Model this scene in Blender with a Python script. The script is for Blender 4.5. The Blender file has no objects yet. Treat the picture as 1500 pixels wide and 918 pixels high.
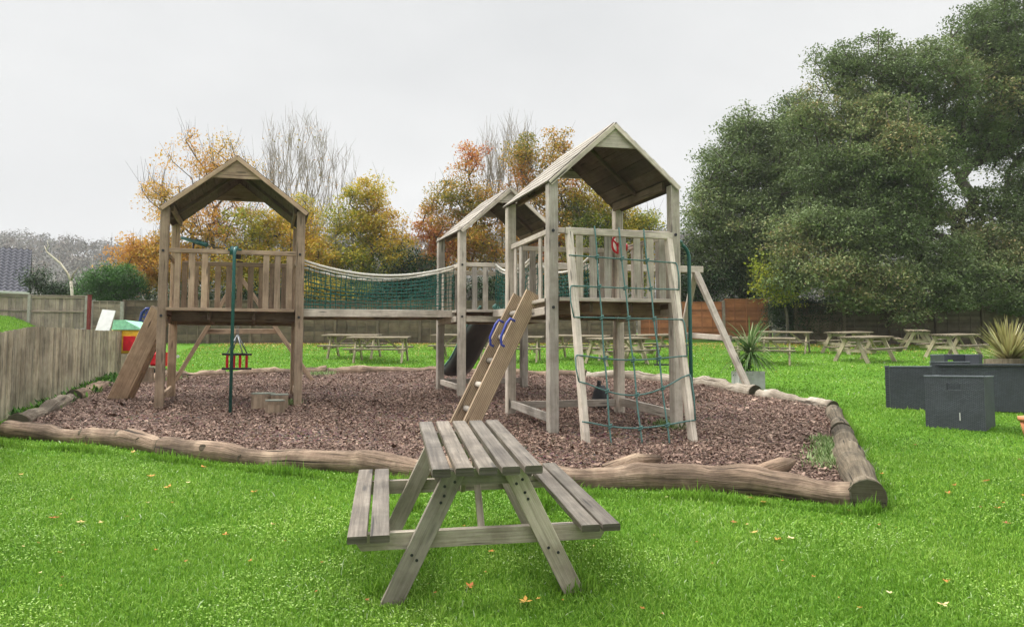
import bpy, math, random
import numpy as np
from mathutils import Vector, Matrix

random.seed(7); RNG = np.random.default_rng(11)
SC = bpy.context.scene
COL = SC.collection
F, CX, CY, TH, CH, SL = 1083.0, 750.0, 459.0, math.radians(4.01), 1.6, 0.08
R = math.radians

# ------------------------------------------------------------------ surveying helpers
def ray(px, py):
    u, v = px - CX, -(py - CY)
    return np.array([u, F*math.cos(TH) - v*math.sin(TH), v*math.cos(TH) + F*math.sin(TH)])
def G(px, py):
    d = ray(px, py); t = CH/(SL*d[1] - d[2]); return d*t + np.array([0, 0, CH])
def AtY(px, py, Y):
    d = ray(px, py); return d*(Y/d[1]) + np.array([0, 0, CH])
def gz(x, y):
    if y < 45: z = SL*max(y, -8)
    else: z = SL*45 + (y-45)*0.03
    return z
def V3(x, y, z): return np.array([x, y, z], float)

# ------------------------------------------------------------------ object helpers
def wloc(o):
    v = Vector((0, 0, 0))
    while o is not None:
        v = v + o.location; o = o.parent
    return np.array(v)
def setp(o, label=None, cat=None, group=None, kind=None):
    if label: o['label'] = label
    if cat: o['category'] = cat
    if group: o['group'] = group
    if kind: o['kind'] = kind
    return o
def thing(name, label, cat, loc, group=None):
    o = bpy.data.objects.new(name, None); COL.objects.link(o)
    o.empty_display_size = 0.2
    o.location = tuple(float(c) for c in loc)
    return setp(o, label, cat, group)
def copy_tree(o, parent=None):
    c = o.copy(); COL.objects.link(c)
    c.parent = parent
    for ch in [x for x in ALLCH.get(o.name, [])]:
        cc = copy_tree(ch, c)
        ALLCH.setdefault(c.name, []).append(cc)
    return c
ALLCH = {}

class MB:
    def __init__(s):
        s.v = []; s.f = []; s.uv = []; s.tone = []; s.sm = []
    def face(s, idx, uvs, tone=0.5, smooth=False):
        s.f.append(idx); s.uv.extend(uvs); s.tone.append(tone); s.sm.append(smooth)
    def beam(s, a, b, w, h, up=(0, 0, 1), ch=0.006, tone=None, taper=1.0):
        """a chamfered timber from a to b, w across, h along 'up'"""
        a = np.array(a, float); b = np.array(b, float)
        d = b - a; L = np.linalg.norm(d); d = d/L
        up = np.array(up, float); x = np.cross(d, up)
        if np.linalg.norm(x) < 1e-4: x = np.cross(d, (0, 1, 0))
        x /= np.linalg.norm(x); z = np.cross(x, d)
        c = min(ch, w*.2, h*.2); hw, hh = w/2, h/2
        prof = [(-hw+c, -hh), (hw-c, -hh), (hw, -hh+c), (hw, hh-c), (hw-c, hh), (-hw+c, hh), (-hw, hh-c), (-hw, -hh+c)]
        n0 = len(s.v)
        for k, p in enumerate((a, b)):
            t = 1.0 if k == 0 else taper
            for (px, pz) in prof: s.v.append(p + x*px*t + z*pz*t)
        tone = .5+.5*(random.random() if tone is None else tone)
        uo, vo = random.random()*20, random.random()*20
        per = [0]
        for i in range(8):
            q, r_ = prof[i], prof[(i+1) % 8]
            per.append(per[-1] + math.hypot(q[0]-r_[0], q[1]-r_[1]))
        for i in range(8):
            j = (i+1) % 8
            s.face((n0+i, n0+j, n0+8+j, n0+8+i), [(uo, vo+per[i]), (uo, vo+per[i+1]), (uo+L, vo+per[i+1]), (uo+L, vo+per[i])], tone)
        for e, rev in ((0, True), (8, False)):
            ids = [n0+e+i for i in range(8)]; us = [(uo+7+p[0]*.2, vo+p[1]) for p in prof]
            if rev: ids = ids[::-1]; us = us[::-1]
            s.face(tuple(ids), us, .12)
        return s
    def box(s, c, sx, sy, sz, yaw=0, ch=0.005, tone=None):
        c = np.array(c, float); d = np.array([math.cos(yaw), math.sin(yaw), 0])
        return s.beam(c - d*sx/2, c + d*sx/2, sy, sz, (0, 0, 1), ch, tone)
    def tube(s, pts, r, n=8, cap=True, tone=None, smooth=True, rough=0.0):
        pts = [np.array(p, float) for p in pts]
        rs = r if hasattr(r, '__len__') else [r]*len(pts)
        tone = random.random() if tone is None else tone
        n0 = len(s.v); x = None; L = 0; Ls = []
        for i, p in enumerate(pts):
            d = pts[min(i+1, len(pts)-1)] - pts[max(i-1, 0)]
            d = d/(np.linalg.norm(d)+1e-9)
            if x is None:
                x = np.cross(d, (0, 0, 1))
                if np.linalg.norm(x) < 1e-2: x = np.cross(d, (0, 1, 0))
            x = x - d*np.dot(x, d); x /= np.linalg.norm(x); y = np.cross(d, x)
            if i: L += np.linalg.norm(p-pts[i-1])
            Ls.append(L)
            for k in range(n):
                a = 2*math.pi*k/n
                rr = rs[i]*(1+random.uniform(-rough, rough))
                s.v.append(p + x*math.cos(a)*rr + y*math.sin(a)*rr)
        uo = random.random()*20
        for i in range(len(pts)-1):
            for k in range(n):
                a, b = n0+i*n+k, n0+i*n+(k+1) % n
                w = 2*math.pi*(sum(rs)/len(rs))/n
                s.face((a, b, b+n, a+n), [(uo+Ls[i], k*w), (uo+Ls[i], (k+1)*w), (uo+Ls[i+1], (k+1)*w), (uo+Ls[i+1], k*w)], tone, smooth)
        if cap:
            m = len(pts)-1
            for e, ids in ((0, range(n-1, -1, -1)), (m, range(n))):
                s.face(tuple(n0+e*n+k for k in ids), [(uo+9+.1*math.cos(6.28*k/n), .1*math.sin(6.28*k/n)) for k in ids], tone*.5)
        return s
    def poly(s, pts, tone=0.5, uvs=None):
        n0 = len(s.v); s.v.extend(np.array(p, float) for p in pts)
        s.face(tuple(range(n0, n0+len(pts))), uvs or [(p[0], p[2]) for p in pts], tone)
    def prism(s, pts, off, tone=0.5):
        """closed outline pts extruded by vector off"""
        off = np.array(off, float); n = len(pts); n0 = len(s.v); uo = random.random()*20
        for p in pts: s.v.append(np.array(p, float))
        for p in pts: s.v.append(np.array(p, float)+off)
        o = np.array(pts[0], float); e = np.array(pts[1], float)-o; e /= np.linalg.norm(e)
        def uv(p):
            q = np.array(p)-o; a = np.dot(q, e); return (uo+a, np.linalg.norm(q-e*a))
        s.face(tuple(range(n-1, -1, -1)), [uv(pts[i]) for i in range(n-1, -1, -1)], tone)
        s.face(tuple(range(n0*0+n, 2*n)) if n0 == 0 else tuple(range(n0+n, n0+2*n)), [uv(p) for p in pts], tone)
        if n0: s.f[-2] = tuple(n0+i for i in range(n-1, -1, -1))
        for i in range(n):
            j = (i+1) % n
            l = np.linalg.norm(np.array(pts[i])-np.array(pts[j])); w = np.linalg.norm(off)
            s.face((n0+i, n0+j, n0+n+j, n0+n+i), [(uo, 3), (uo+l, 3), (uo+l, 3+w), (uo, 3+w)], tone)
        return s
    def build(s, name, mat, parent=None, local=False, label=None):
        o0 = np.zeros(3) if (local or parent is None) else wloc(parent)
        me = bpy.data.meshes.new(name)
        me.from_pydata([tuple(p-o0) for p in s.v], [], s.f)
        uvl = me.uv_layers.new(name='UVMap')
        uvl.data.foreach_set('uv', np.array(s.uv, float).ravel())
        at = me.attributes.new('tone', 'FLOAT', 'FACE'); at.data.foreach_set('value', np.array(s.tone, float))
        me.polygons.foreach_set('use_smooth', s.sm)
        me.materials.append(mat); me.update()
        o = bpy.data.objects.new(name, me); COL.objects.link(o)
        if parent is not None:
            o.parent = parent; ALLCH.setdefault(parent.name, []).append(o)
        if label: o['label'] = label
        return o

def npmesh(name, V, k, mat, parent=None, attrs=None, smooth=False):
    """V (n,k,3) separate k-gons"""
    n = V.shape[0]
    o0 = wloc(parent) if parent is not None else np.zeros(3)
    me = bpy.data.meshes.new(name)
    me.vertices.add(n*k); me.vertices.foreach_set('co', (V.reshape(-1, 3)-o0).astype(np.float32).ravel())
    me.loops.add(n*k); me.loops.foreach_set('vertex_index', np.arange(n*k, dtype=np.int32))
    me.polygons.add(n); me.polygons.foreach_set('loop_start', np.arange(0, n*k, k, dtype=np.int32))
    me.polygons.foreach_set('loop_total', np.full(n, k, dtype=np.int32))
    for an, av in (attrs or {}).items():
        at = me.attributes.new(an, 'FLOAT', 'FACE'); at.data.foreach_set('value', av.astype(np.float32))
    me.materials.append(mat); me.update(); me.validate()
    o = bpy.data.objects.new(name, me); COL.objects.link(o)
    if parent is not None:
        o.parent = parent; ALLCH.setdefault(parent.name, []).append(o)
    return o

# ------------------------------------------------------------------ materials
def newmat(name):
    m = bpy.data.materials.new(name); m.use_nodes = True
    nt = m.node_tree; b = nt.nodes['Principled BSDF']; return m, nt, b
def N(nt, t, **kw):
    n = nt.nodes.new(t)
    for k, v in kw.items():
        if k.startswith('i_'): n.inputs[k[2:].replace('_', ' ')].default_value = v
        else: setattr(n, k, v)
    return n
def ramp(nt, stops, src=None, interp='LINEAR'):
    r = nt.nodes.new('ShaderNodeValToRGB'); e = r.color_ramp.elements; r.color_ramp.interpolation = interp
    e[0].position, e[0].color = stops[0][0], (*stops[0][1], 1)
    e[1].position, e[1].color = stops[-1][0], (*stops[-1][1], 1)
    for p, c in stops[1:-1]:
        q = e.new(p); q.color = (*c, 1)
    if src is not None: nt.links.new(src, r.inputs[0])
    return r
def mix(nt, fac, a, b, mode='MIX'):
    m = nt.nodes.new('ShaderNodeMix'); m.data_type = 'RGBA'; m.blend_type = mode
    for s, v in ((0, fac), (6, a), (7, b)):
        if hasattr(v, 'links') or isinstance(v, bpy.types.NodeSocket): nt.links.new(v, m.inputs[s])
        elif isinstance(v, tuple): m.inputs[s].default_value = (*v, 1)
        else: m.inputs[s].default_value = v
    return m.outputs[2]
def noise(nt, vec, scale, detail=4, rough=.55):
    n = nt.nodes.new('ShaderNodeTexNoise'); n.inputs['Scale'].default_value = scale
    n.inputs['Detail'].default_value = detail; n.inputs['Roughness'].default_value = rough
    if vec is not None: nt.links.new(vec, n.inputs['Vector'])
    return n.outputs['Fac']
def mapping(nt, vec, sc, loc=(0, 0, 0)):
    m = nt.nodes.new('ShaderNodeMapping'); m.inputs['Scale'].default_value = sc; m.inputs['Location'].default_value = loc
    nt.links.new(vec, m.inputs['Vector']); return m.outputs[0]
def bump(nt, b, h, st=.4, dist=.01):
    n = nt.nodes.new('ShaderNodeBump'); n.inputs['Strength'].default_value = st; n.inputs['Distance'].default_value = dist
    nt.links.new(h, n.inputs['Height']); nt.links.new(n.outputs[0], b.inputs['Normal'])

def wood(name, light, mid, dark, algae=0.0, groove=0.0, rough=.8, weather=.5, knots=True, spec=.25):
    m, nt, b = newmat(name)
    uv = nt.nodes.new('ShaderNodeUVMap').outputs[0]
    geo = nt.nodes.new('ShaderNodeNewGeometry').outputs['Position']
    at = N(nt, 'ShaderNodeAttribute', attribute_name='tone').outputs['Fac']
    g1 = noise(nt, mapping(nt, uv, (2.2, 55, 1)), 1.0, 6, .65)
    g2 = noise(nt, mapping(nt, uv, (1.3, 12, 1)), 1.0, 4, .6)
    bl = noise(nt, geo, 2.3, 5, .6)
    bl2 = noise(nt, geo, 9.0, 5, .7)
    c = ramp(nt, [(.34, dark), (.48, mid), (.62, light)], g1).outputs[0]
    c2 = ramp(nt, [(.32, mid), (.65, light)], g2).outputs[0]
    c = mix(nt, .5, c, c2)
    w = ramp(nt, [(.38, (.48, .45, .42)), (.60, (1.15, 1.13, 1.1))], bl).outputs[0]
    c = mix(nt, weather, c, w, 'MULTIPLY')
    w2 = ramp(nt, [(.35, (.62, .58, .54)), (.55, (1, 1, 1))], bl2).outputs[0]
    c = mix(nt, weather*.7, c, w2, 'MULTIPLY')
    tn = ramp(nt, [(0, (.32, .31, .28)), (.5, (.66, .66, .67)), (1, (1.22, 1.18, 1.14))], at).outputs[0]
    c = mix(nt, 1.0, c, tn, 'MULTIPLY')
    if knots:
        vo = nt.nodes.new('ShaderNodeTexVoronoi'); vo.inputs['Scale'].default_value = 1.0
        nt.links.new(mapping(nt, uv, (1.6, 9, 1)), vo.inputs['Vector'])
        k = ramp(nt, [(.09, (1, 1, 1)), (.17, (0, 0, 0))], vo.outputs['Distance']).outputs[0]
        c = mix(nt, k, c, tuple(x*.35 for x in mid))
    # dark drying cracks along the grain
    cr = noise(nt, mapping(nt, uv, (.9, 30, 1), (3, 3, 0)), 1.0, 2, .5)
    cm = ramp(nt, [(.30, (1, 1, 1)), (.335, (0, 0, 0))], cr).outputs[0]
    c = mix(nt, cm, c, tuple(x*.4 for x in dark))
    if algae > 0:
        al = ramp(nt, [(.45, (0, 0, 0)), (.75, (algae, algae, algae))], noise(nt, geo, 3.7, 5, .65)).outputs[0]
        c = mix(nt, al, c, (.19, .20, .12))
    h = g1
    if groove > 0:
        wv = N(nt, 'ShaderNodeTexWave', wave_type='BANDS', bands_direction='Y', i_Scale=groove)
        nt.links.new(uv, wv.inputs['Vector'])
        gr = ramp(nt, [(.05, (.35, .3, .25)), (.4, (1, 1, 1))], wv.outputs['Fac']).outputs[0]
        c = mix(nt, .85, c, gr, 'MULTIPLY')
        bump(nt, b, wv.outputs['Fac'], .6, .008)
    else:
        bump(nt, b, h, .9, .006)
    nt.links.new(c, b.inputs['Base Color'])
    b.inputs['Roughness'].default_value = rough; b.inputs['Specular IOR Level'].default_value = spec
    return m

def plain(name, col, rough=.6, var=.25, scale=12, spec=.4, metallic=0, bumpst=0):
    m, nt, b = newmat(name)
    tc = nt.nodes.new('ShaderNodeTexCoord').outputs['Object']
    n = noise(nt, tc, scale, 5, .6)
    c = ramp(nt, [(.3, tuple(x*(1-var) for x in col)), (.7, tuple(min(1, x*(1+var*.6)) for x in col))], n).outputs[0]
    nt.links.new(c, b.inputs['Base Color'])
    r2 = ramp(nt, [(.3, (rough*.8,)*3), (.7, (min(1, rough*1.15),)*3)], noise(nt, tc, scale*.6)).outputs[0]
    nt.links.new(r2, b.inputs['Roughness'])
    b.inputs['Specular IOR Level'].default_value = spec; b.inputs['Metallic'].default_value = metallic
    if bumpst: bump(nt, b, n, bumpst, .01)
    return m

def leafmat(name, stops, transl=.35, rough=.6, patch=None):
    m, nt, b = newmat(name)
    at = N(nt, 'ShaderNodeAttribute', attribute_name='rnd').outputs['Fac']
    c = ramp(nt, stops, at).outputs[0]
    if patch:
        geo = nt.nodes.new('ShaderNodeNewGeometry').outputs['Position']
        p = ramp(nt, [(.35, (0, 0, 0)), (.65, (1, 1, 1))], noise(nt, geo, patch[0], 4, .6)).outputs[0]
        c = mix(nt, p, c, mix(nt, 1.0, c, patch[1], 'MULTIPLY'))
    nt.links.new(c, b.inputs['Base Color']); b.inputs['Roughness'].default_value = rough
    b.inputs['Specular IOR Level'].default_value = .25
    tr = nt.nodes.new('ShaderNodeBsdfTranslucent'); nt.links.new(c, tr.inputs['Color'])
    ms = nt.nodes.new('ShaderNodeMixShader'); ms.inputs[0].default_value = transl
    nt.links.new(b.outputs[0], ms.inputs[1]); nt.links.new(tr.outputs[0], ms.inputs[2])
    nt.links.new(ms.outputs[0], nt.nodes['Material Output'].inputs['Surface'])
    return m

M = {}
M['wood_warm'] = wood('warm weathered timber', (.50, .385, .275), (.37, .272, .185), (.20, .14, .092), algae=.10)
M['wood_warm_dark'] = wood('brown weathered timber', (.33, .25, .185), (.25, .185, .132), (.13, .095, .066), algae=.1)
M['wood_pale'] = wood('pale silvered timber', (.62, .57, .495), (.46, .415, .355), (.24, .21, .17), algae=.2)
M['wood_roof'] = wood('roof board timber', (.38, .355, .32), (.28, .26, .23), (.26, .23, .19), algae=.15, weather=.6)
M['wood_roof_brown'] = wood('brown roof board timber', (.36, .29, .215), (.27, .21, .155), (.15, .12, .085), algae=.15, weather=.8)
M['wood_table'] = wood('damp weathered table timber', (.29, .26, .215), (.145, .12, .092), (.045, .036, .028), algae=.08, weather=.8, rough=.5, spec=.5)
M['wood_table_leg'] = wood('grey green table leg timber', (.46, .42, .345), (.34, .305, .245), (.15, .13, .098), algae=.22, weather=.6)
M['wood_far_table'] = wood('far table timber', (.58, .52, .38), (.45, .39, .27), (.26, .22, .14), algae=.35)
M['wood_far_top'] = wood('dark wet table timber', (.28, .24, .17), (.2, .165, .115), (.1, .08, .055), algae=.3)
M['wood_underside_shade'] = wood('roof underside boards with painted shade', (.16, .125, .10), (.11, .088, .07), (.055, .045, .035), weather=.6)  # dark colour stands in for the shade under the tower roofs
M['wood_ribbed'] = wood('ribbed decking timber', (.54, .43, .30), (.44, .34, .23), (.30, .22, .14), groove=14, knots=False, weather=.25)
M['wood_orange'] = wood('fresh orange brown timber', (.46, .29, .17), (.36, .22, .12), (.22, .13, .07))
M['fence_old'] = wood('green grey closeboard', (.56, .51, .39), (.40, .36, .27), (.19, .165, .115), algae=.2, weather=.7)
M['fence_lap'] = wood('dark lap fence timber', (.20, .16, .115), (.145, .115, .08), (.085, .065, .045), algae=.2, weather=.5, knots=False)
M['fence_orange'] = wood('orange lap fence timber', (.46, .20, .095), (.37, .15, .07), (.24, .095, .045), knots=False, weather=.3)
M['fence_pale'] = wood('pale panel fence timber', (.40, .34, .275), (.32, .265, .215), (.21, .17, .135), knots=False, weather=.5)
M['post_concrete'] = plain('concrete post', (.36, .34, .29), .9, .3, 8)
M['concrete'] = plain('planter concrete', (.42, .43, .40), .85, .3, 6, bumpst=.3)
M['bolt'] = plain('black bolt', (.02, .02, .022), .5)
M['green_metal'] = plain('dark green painted steel', (.015, .10, .085), .38, .25, 20, .5)
M['rope_green'] = plain('green blue rope', (.085, .17, .15), .9, .35, 60)
M['net_green'] = plain('dark green netting', (.012, .10, .075), .85, .3, 40)
M['rope_white'] = plain('off white rope', (.60, .57, .49), .9, .3, 50)
M['slide'] = plain('black green slide plastic', (.022, .03, .03), .4, .35, 3, .5)
M['slide_rim'] = plain('pale slide rim plastic', (.10, .24, .20), .5, .2, 8)
M['blue'] = plain('blue plastic handle', (.05, .07, .36), .4)
M['navy'] = plain('navy plastic', (.02, .035, .17), .4)
M['red'] = plain('red plastic', (.62, .012, .025), .42)
M['yellow'] = plain('yellow plastic', (.85, .50, .03), .45)
M['mint'] = plain('pale green plastic', (.30, .66, .42), .5)
M['cream'] = plain('cream plastic', (.62, .54, .40), .6)
M['white'] = plain('white board', (.56, .55, .52), .6, .12, 5)
M['black_rubber'] = plain('black rubber', (.02, .02, .022), .7)
M['chain'] = plain('galvanised chain', (.22, .23, .24), .5, .3, 30, .5, .6)
M['terracotta'] = plain('terracotta', (.62, .25, .12), .8)
M['redpost'] = plain('dark red painted post', (.19, .025, .02), .7)

def wicker():
    m, nt, b = newmat('charcoal wicker')
    uv = nt.nodes.new('ShaderNodeUVMap').outputs[0]
    br = nt.nodes.new('ShaderNodeTexBrick'); br.inputs['Scale'].default_value = 1
    nt.links.new(mapping(nt, uv, (14, 22, 1)), br.inputs['Vector'])
    br.inputs['Color1'].default_value = (.050, .058, .068, 1); br.inputs['Color2'].default_value = (.080, .092, .106, 1)
    br.inputs['Mortar'].default_value = (.018, .021, .026, 1); br.inputs['Mortar Size'].default_value = .06
    br.inputs['Brick Width'].default_value = .6; br.inputs['Row Height'].default_value = .3
    nn = ramp(nt, [(.3, (.75, .75, .75)), (.7, (1.2, 1.2, 1.2))], noise(nt, uv, 3, 4)).outputs[0]
    c = mix(nt, 1.0, br.outputs['Color'], nn, 'MULTIPLY')
    nt.links.new(c, b.inputs['Base Color']); b.inputs['Roughness'].default_value = .55
    bump(nt, b, br.outputs['Fac'], -.6 if False else .6, .004)
    return m
M['wicker'] = wicker()
M['wicker_rim_highlight'] = plain('wicker rim with painted highlight', (.12, .135, .15), .5, .3, 30)  # lighter colour paints in the highlight along the chair tops

def logmat(name, light, mid, dark):
    m, nt, b = newmat(name)
    uv = nt.nodes.new('ShaderNodeUVMap').outputs[0]
    geo = nt.nodes.new('ShaderNodeNewGeometry').outputs['Position']
    g = noise(nt, mapping(nt, uv, (1.6, 30, 1)), 1, 6, .7)
    p = noise(nt, geo, 2.6, 5, .65)
    c = ramp(nt, [(.38, dark), (.5, mid), (.62, light)], g).outputs[0]
    c2 = ramp(nt, [(.35, dark), (.52, mid), (.62, light)], p).outputs[0]
    c = mix(nt, .5, c, c2)
    cr = noise(nt, mapping(nt, uv, (.8, 15, 1), (5, 1, 0)), 1.0, 3, .6)
    c = mix(nt, ramp(nt, [(.36, (1, 1, 1)), (.41, (0, 0, 0))], cr).outputs[0], c, tuple(x*.45 for x in dark))
    st = noise(nt, mapping(nt, geo, (1, 1, 1)), 1.1, 5, .7)
    c = mix(nt, ramp(nt, [(.48, (0, 0, 0)), (.6, (.65, .65, .65))], st).outputs[0], c, dark)
    a = N(nt, 'ShaderNodeAttribute', attribute_name='tone').outputs['Fac']
    c = mix(nt, 1.0, c, ramp(nt, [(0, (.55, .5, .45)), (.5, (1, 1, 1)), (1, (1.15, 1.1, 1.05))], a).outputs[0], 'MULTIPLY')
    nt.links.new(c, b.inputs['Base Color']); b.inputs['Roughness'].default_value = .85
    b.inputs['Specular IOR Level'].default_value = .2
    bump(nt, b, g, 1.0, .035)
    return m
M['log'] = logmat('barkless log', (.47, .35, .245), (.29, .20, .138), (.09, .064, .045))
M['log_pale'] = logmat('pale silvered log', (.58, .52, .43), (.40, .34, .26), (.17, .135, .10))
M['log_dark2'] = logmat('grey brown log', (.42, .36, .28), (.24, .195, .145), (.08, .063, .045))
M['log_dark'] = logmat('dark mossy log', (.30, .25, .18), (.17, .135, .09), (.06, .05, .035))
M['bark'] = logmat('tree bark', (.17, .15, .12), (.11, .095, .075), (.05, .045, .035))
M['bark_pale'] = logmat('pale bare branches', (.40, .35, .29), (.30, .26, .21), (.18, .155, .125))
M['bark_white'] = logmat('white dead branches', (.75, .70, .6), (.6, .55, .45), (.4, .35, .28))

# ground
def lawn_mat():
    m, nt, b = newmat('lawn turf')
    geo = nt.nodes.new('ShaderNodeNewGeometry').outputs['Position']
    a = noise(nt, geo, 1.1, 5, .6); f = noise(nt, geo, 45, 6, .75); l = noise(nt, geo, .25, 3, .5)
    c = ramp(nt, [(.3, (.045, .12, .010)), (.5, (.09, .205, .016)), (.7, (.15, .28, .026))], f).outputs[0]
    c = mix(nt, ramp(nt, [(.35, (0, 0, 0)), (.65, (1, 1, 1))], a).outputs[0], c, (.09, .21, .016))
    c = mix(nt, .35, c, mix(nt, ramp(nt, [(.4, (0, 0, 0)), (.6, (1, 1, 1))], l).outputs[0], (.06, .17, .013), (.11, .25, .022)))
    nt.links.new(c, b.inputs['Base Color']); b.inputs['Roughness'].default_value = .9
    b.inputs['Specular IOR Level'].default_value = .1
    bump(nt, b, f, 1.0, .03); return m
M['lawn'] = lawn_mat()
def bark_ground():
    m, nt, b = newmat('bark mulch bed')
    geo = nt.nodes.new('ShaderNodeNewGeometry').outputs['Position']
    f = noise(nt, geo, 38, 6, .8); l = noise(nt, geo, .8, 4, .6)
    vo = N(nt, 'ShaderNodeTexVoronoi', i_Scale=28.0); nt.links.new(geo, vo.inputs['Vector'])
    c = ramp(nt, [(.3, (.055, .034, .027)), (.5, (.16, .10, .078)), (.72, (.34, .225, .175))], f).outputs[0]
    c = mix(nt, .5, c, mix(nt, 1.0, vo.outputs['Color'], (.30, .20, .17), 'MULTIPLY'))
    c = mix(nt, .4, c, ramp(nt, [(.35, (.6, .55, .55)), (.65, (1.1, 1.1, 1.1))], l).outputs[0], 'MULTIPLY')
    nt.links.new(c, b.inputs['Base Color']); b.inputs['Roughness'].default_value = .9
    b.inputs['Specular IOR Level'].default_value = .15
    bump(nt, b, f, 1.0, .04); return m
M['mulch'] = bark_ground()
M['chips'] = leafmat('bark chips', [(0, (.062, .039, .029)), (.35, (.185, .118, .086)), (.65, (.325, .215, .158)), (.88, (.47, .33, .245)), (1, (.72, .58, .44))], transl=0, rough=.75, patch=(.9, (.72, .7, .72)))
GR = [(0, (.058, .135, .009)), (.3, (.145, .295, .024)), (.6, (.245, .43, .048)), (.85, (.36, .52, .09)), (.97, (.48, .60, .22)), (1, (.62, .68, .46))]
M['grass'] = leafmat('grass blades', GR, transl=.3, rough=.5, patch=(.8, (.66, .76, .62)))
M['fallen'] = leafmat('fallen leaves', [(0, (.30, .10, .04)), (.4, (.60, .22, .05)), (.7, (.72, .42, .10)), (1, (.78, .66, .38))], transl=.2)

# ------------------------------------------------------------------ ground
def terrain():
    ys = list(np.concatenate([np.arange(-10, 46, 2.0), np.arange(50, 900, 25.0)]))
    xs = list(np.arange(-700, 701, 25.0)); xs = sorted(set(xs + list(np.arange(-30, 31, 2.0))))
    v = []; f = []
    for y in ys:
        for x in xs: v.append((x, y, gz(x, y)))
    nx = len(xs)
    for j in range(len(ys)-1):
        for i in range(nx-1):
            a = j*nx+i; f.append((a, a+1, a+nx+1, a+nx))
    me = bpy.data.meshes.new('lawn'); me.from_pydata(v, [], f); me.materials.append(M['lawn'])
    o = bpy.data.objects.new('lawn', me); COL.objects.link(o); setp(o, kind='structure'); return o
terrain()

# edge of the bark bed in plan (clockwise from near left corner), surveyed on the ground plane
BED_PX = [(8, 636), (120, 640), (240, 655), (430, 675), (620, 692), (830, 702), (1000, 708), (1140, 722), (1262, 730),
          (1252, 690), (1238, 640), (1222, 602), (1110, 582), (1012, 565), (900, 556), (760, 550), (640, 546), (480, 548), (330, 551), (240, 556), (185, 562), (150, 570), (70, 605)]
BED = [G(*p) for p in BED_PX]
BEDXY = np.array([[p[0], p[1]] for p in BED])
def inside(X, Y, poly=BEDXY):
    ins = np.zeros(len(X), bool); n = len(poly); j = n-1
    for i in range(n):
        xi, yi = poly[i]; xj, yj = poly[j]
        c = ((yi > Y) != (yj > Y)) & (X < (xj-xi)*(Y-yi)/(yj-yi+1e-12)+xi)
        ins ^= c; j = i
    return ins
def bed():
    n = len(BED); v = [(p[0], p[1], gz(p[0], p[1])+.02) for p in BED]
    cx, cy = BEDXY.mean(0); v.append((cx, cy, gz(cx, cy)+.05))
    # rings for a gently mounded surface
    vv = []; ff = []
    rings = 8
    for k in range(rings+1):
        t = k/rings
        for i in range(n):
            x = BEDXY[i, 0]*(1-t)+cx*t; y = BEDXY[i, 1]*(1-t)+cy*t
            vv.append((x, y, gz(x, y)+.02+.03*math.sin(min(1, t*4)*1.57)))
    for k in range(rings):
        for i in range(n):
            a = k*n+i; b = k*n+(i+1) % n
            if k == rings-1: ff.append((a, b, b+n)) if False else ff.append((a, b, b+n, a+n))
            else: ff.append((a, b, b+n, a+n))
    me = bpy.data.meshes.new('bark_bed'); me.from_pydata(vv, [], ff); me.materials.append(M['mulch'])
    o = bpy.data.objects.new('bark_bed', me); COL.objects.link(o); setp(o, kind='structure')
bed()

def rand_rot_quads(C, sx, sy, tilt, lift=None):
    n = len(C); a = RNG.uniform(0, 2*np.pi, n)
    u = np.stack([np.cos(a), np.sin(a), RNG.normal(0, tilt, n)], 1); u /= np.linalg.norm(u, axis=1)[:, None]
    w = np.stack([-np.sin(a), np.cos(a), RNG.normal(0, tilt, n)], 1); w /= np.linalg.norm(w, axis=1)[:, None]
    sx = sx[:, None]; sy = sy[:, None]
    return np.stack([C-u*sx, C-w*sy*.9+u*sx*.1, C+u*sx, C+w*sy], 1)

def chips():
    n = 600000
    # more of them where they show largest
    X = RNG.uniform(-8, 8, n*3); Y = 6.2+12.5*RNG.uniform(0, 1, n*3)**1.35
    k = inside(X, Y); X = X[k][:n]; Y = Y[k][:n]
    Z = SL*Y + .055 + RNG.uniform(-.012, .03, len(X)) + .02*np.sin(X*1.7+Y)*np.sin(Y*2.3)
    s = RNG.lognormal(-4.68, .5, len(X))
    V = rand_rot_quads(np.stack([X, Y, Z], 1), s*1.15, s*RNG.uniform(.3, .8, len(X)), .35)
    o = npmesh('bark_chips', V, 4, M['chips'], attrs={'rnd': RNG.beta(2, 2.6, len(X))})
    setp(o, label='loose reddish brown bark chips covering the play area', kind='stuff')
chips()

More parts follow.
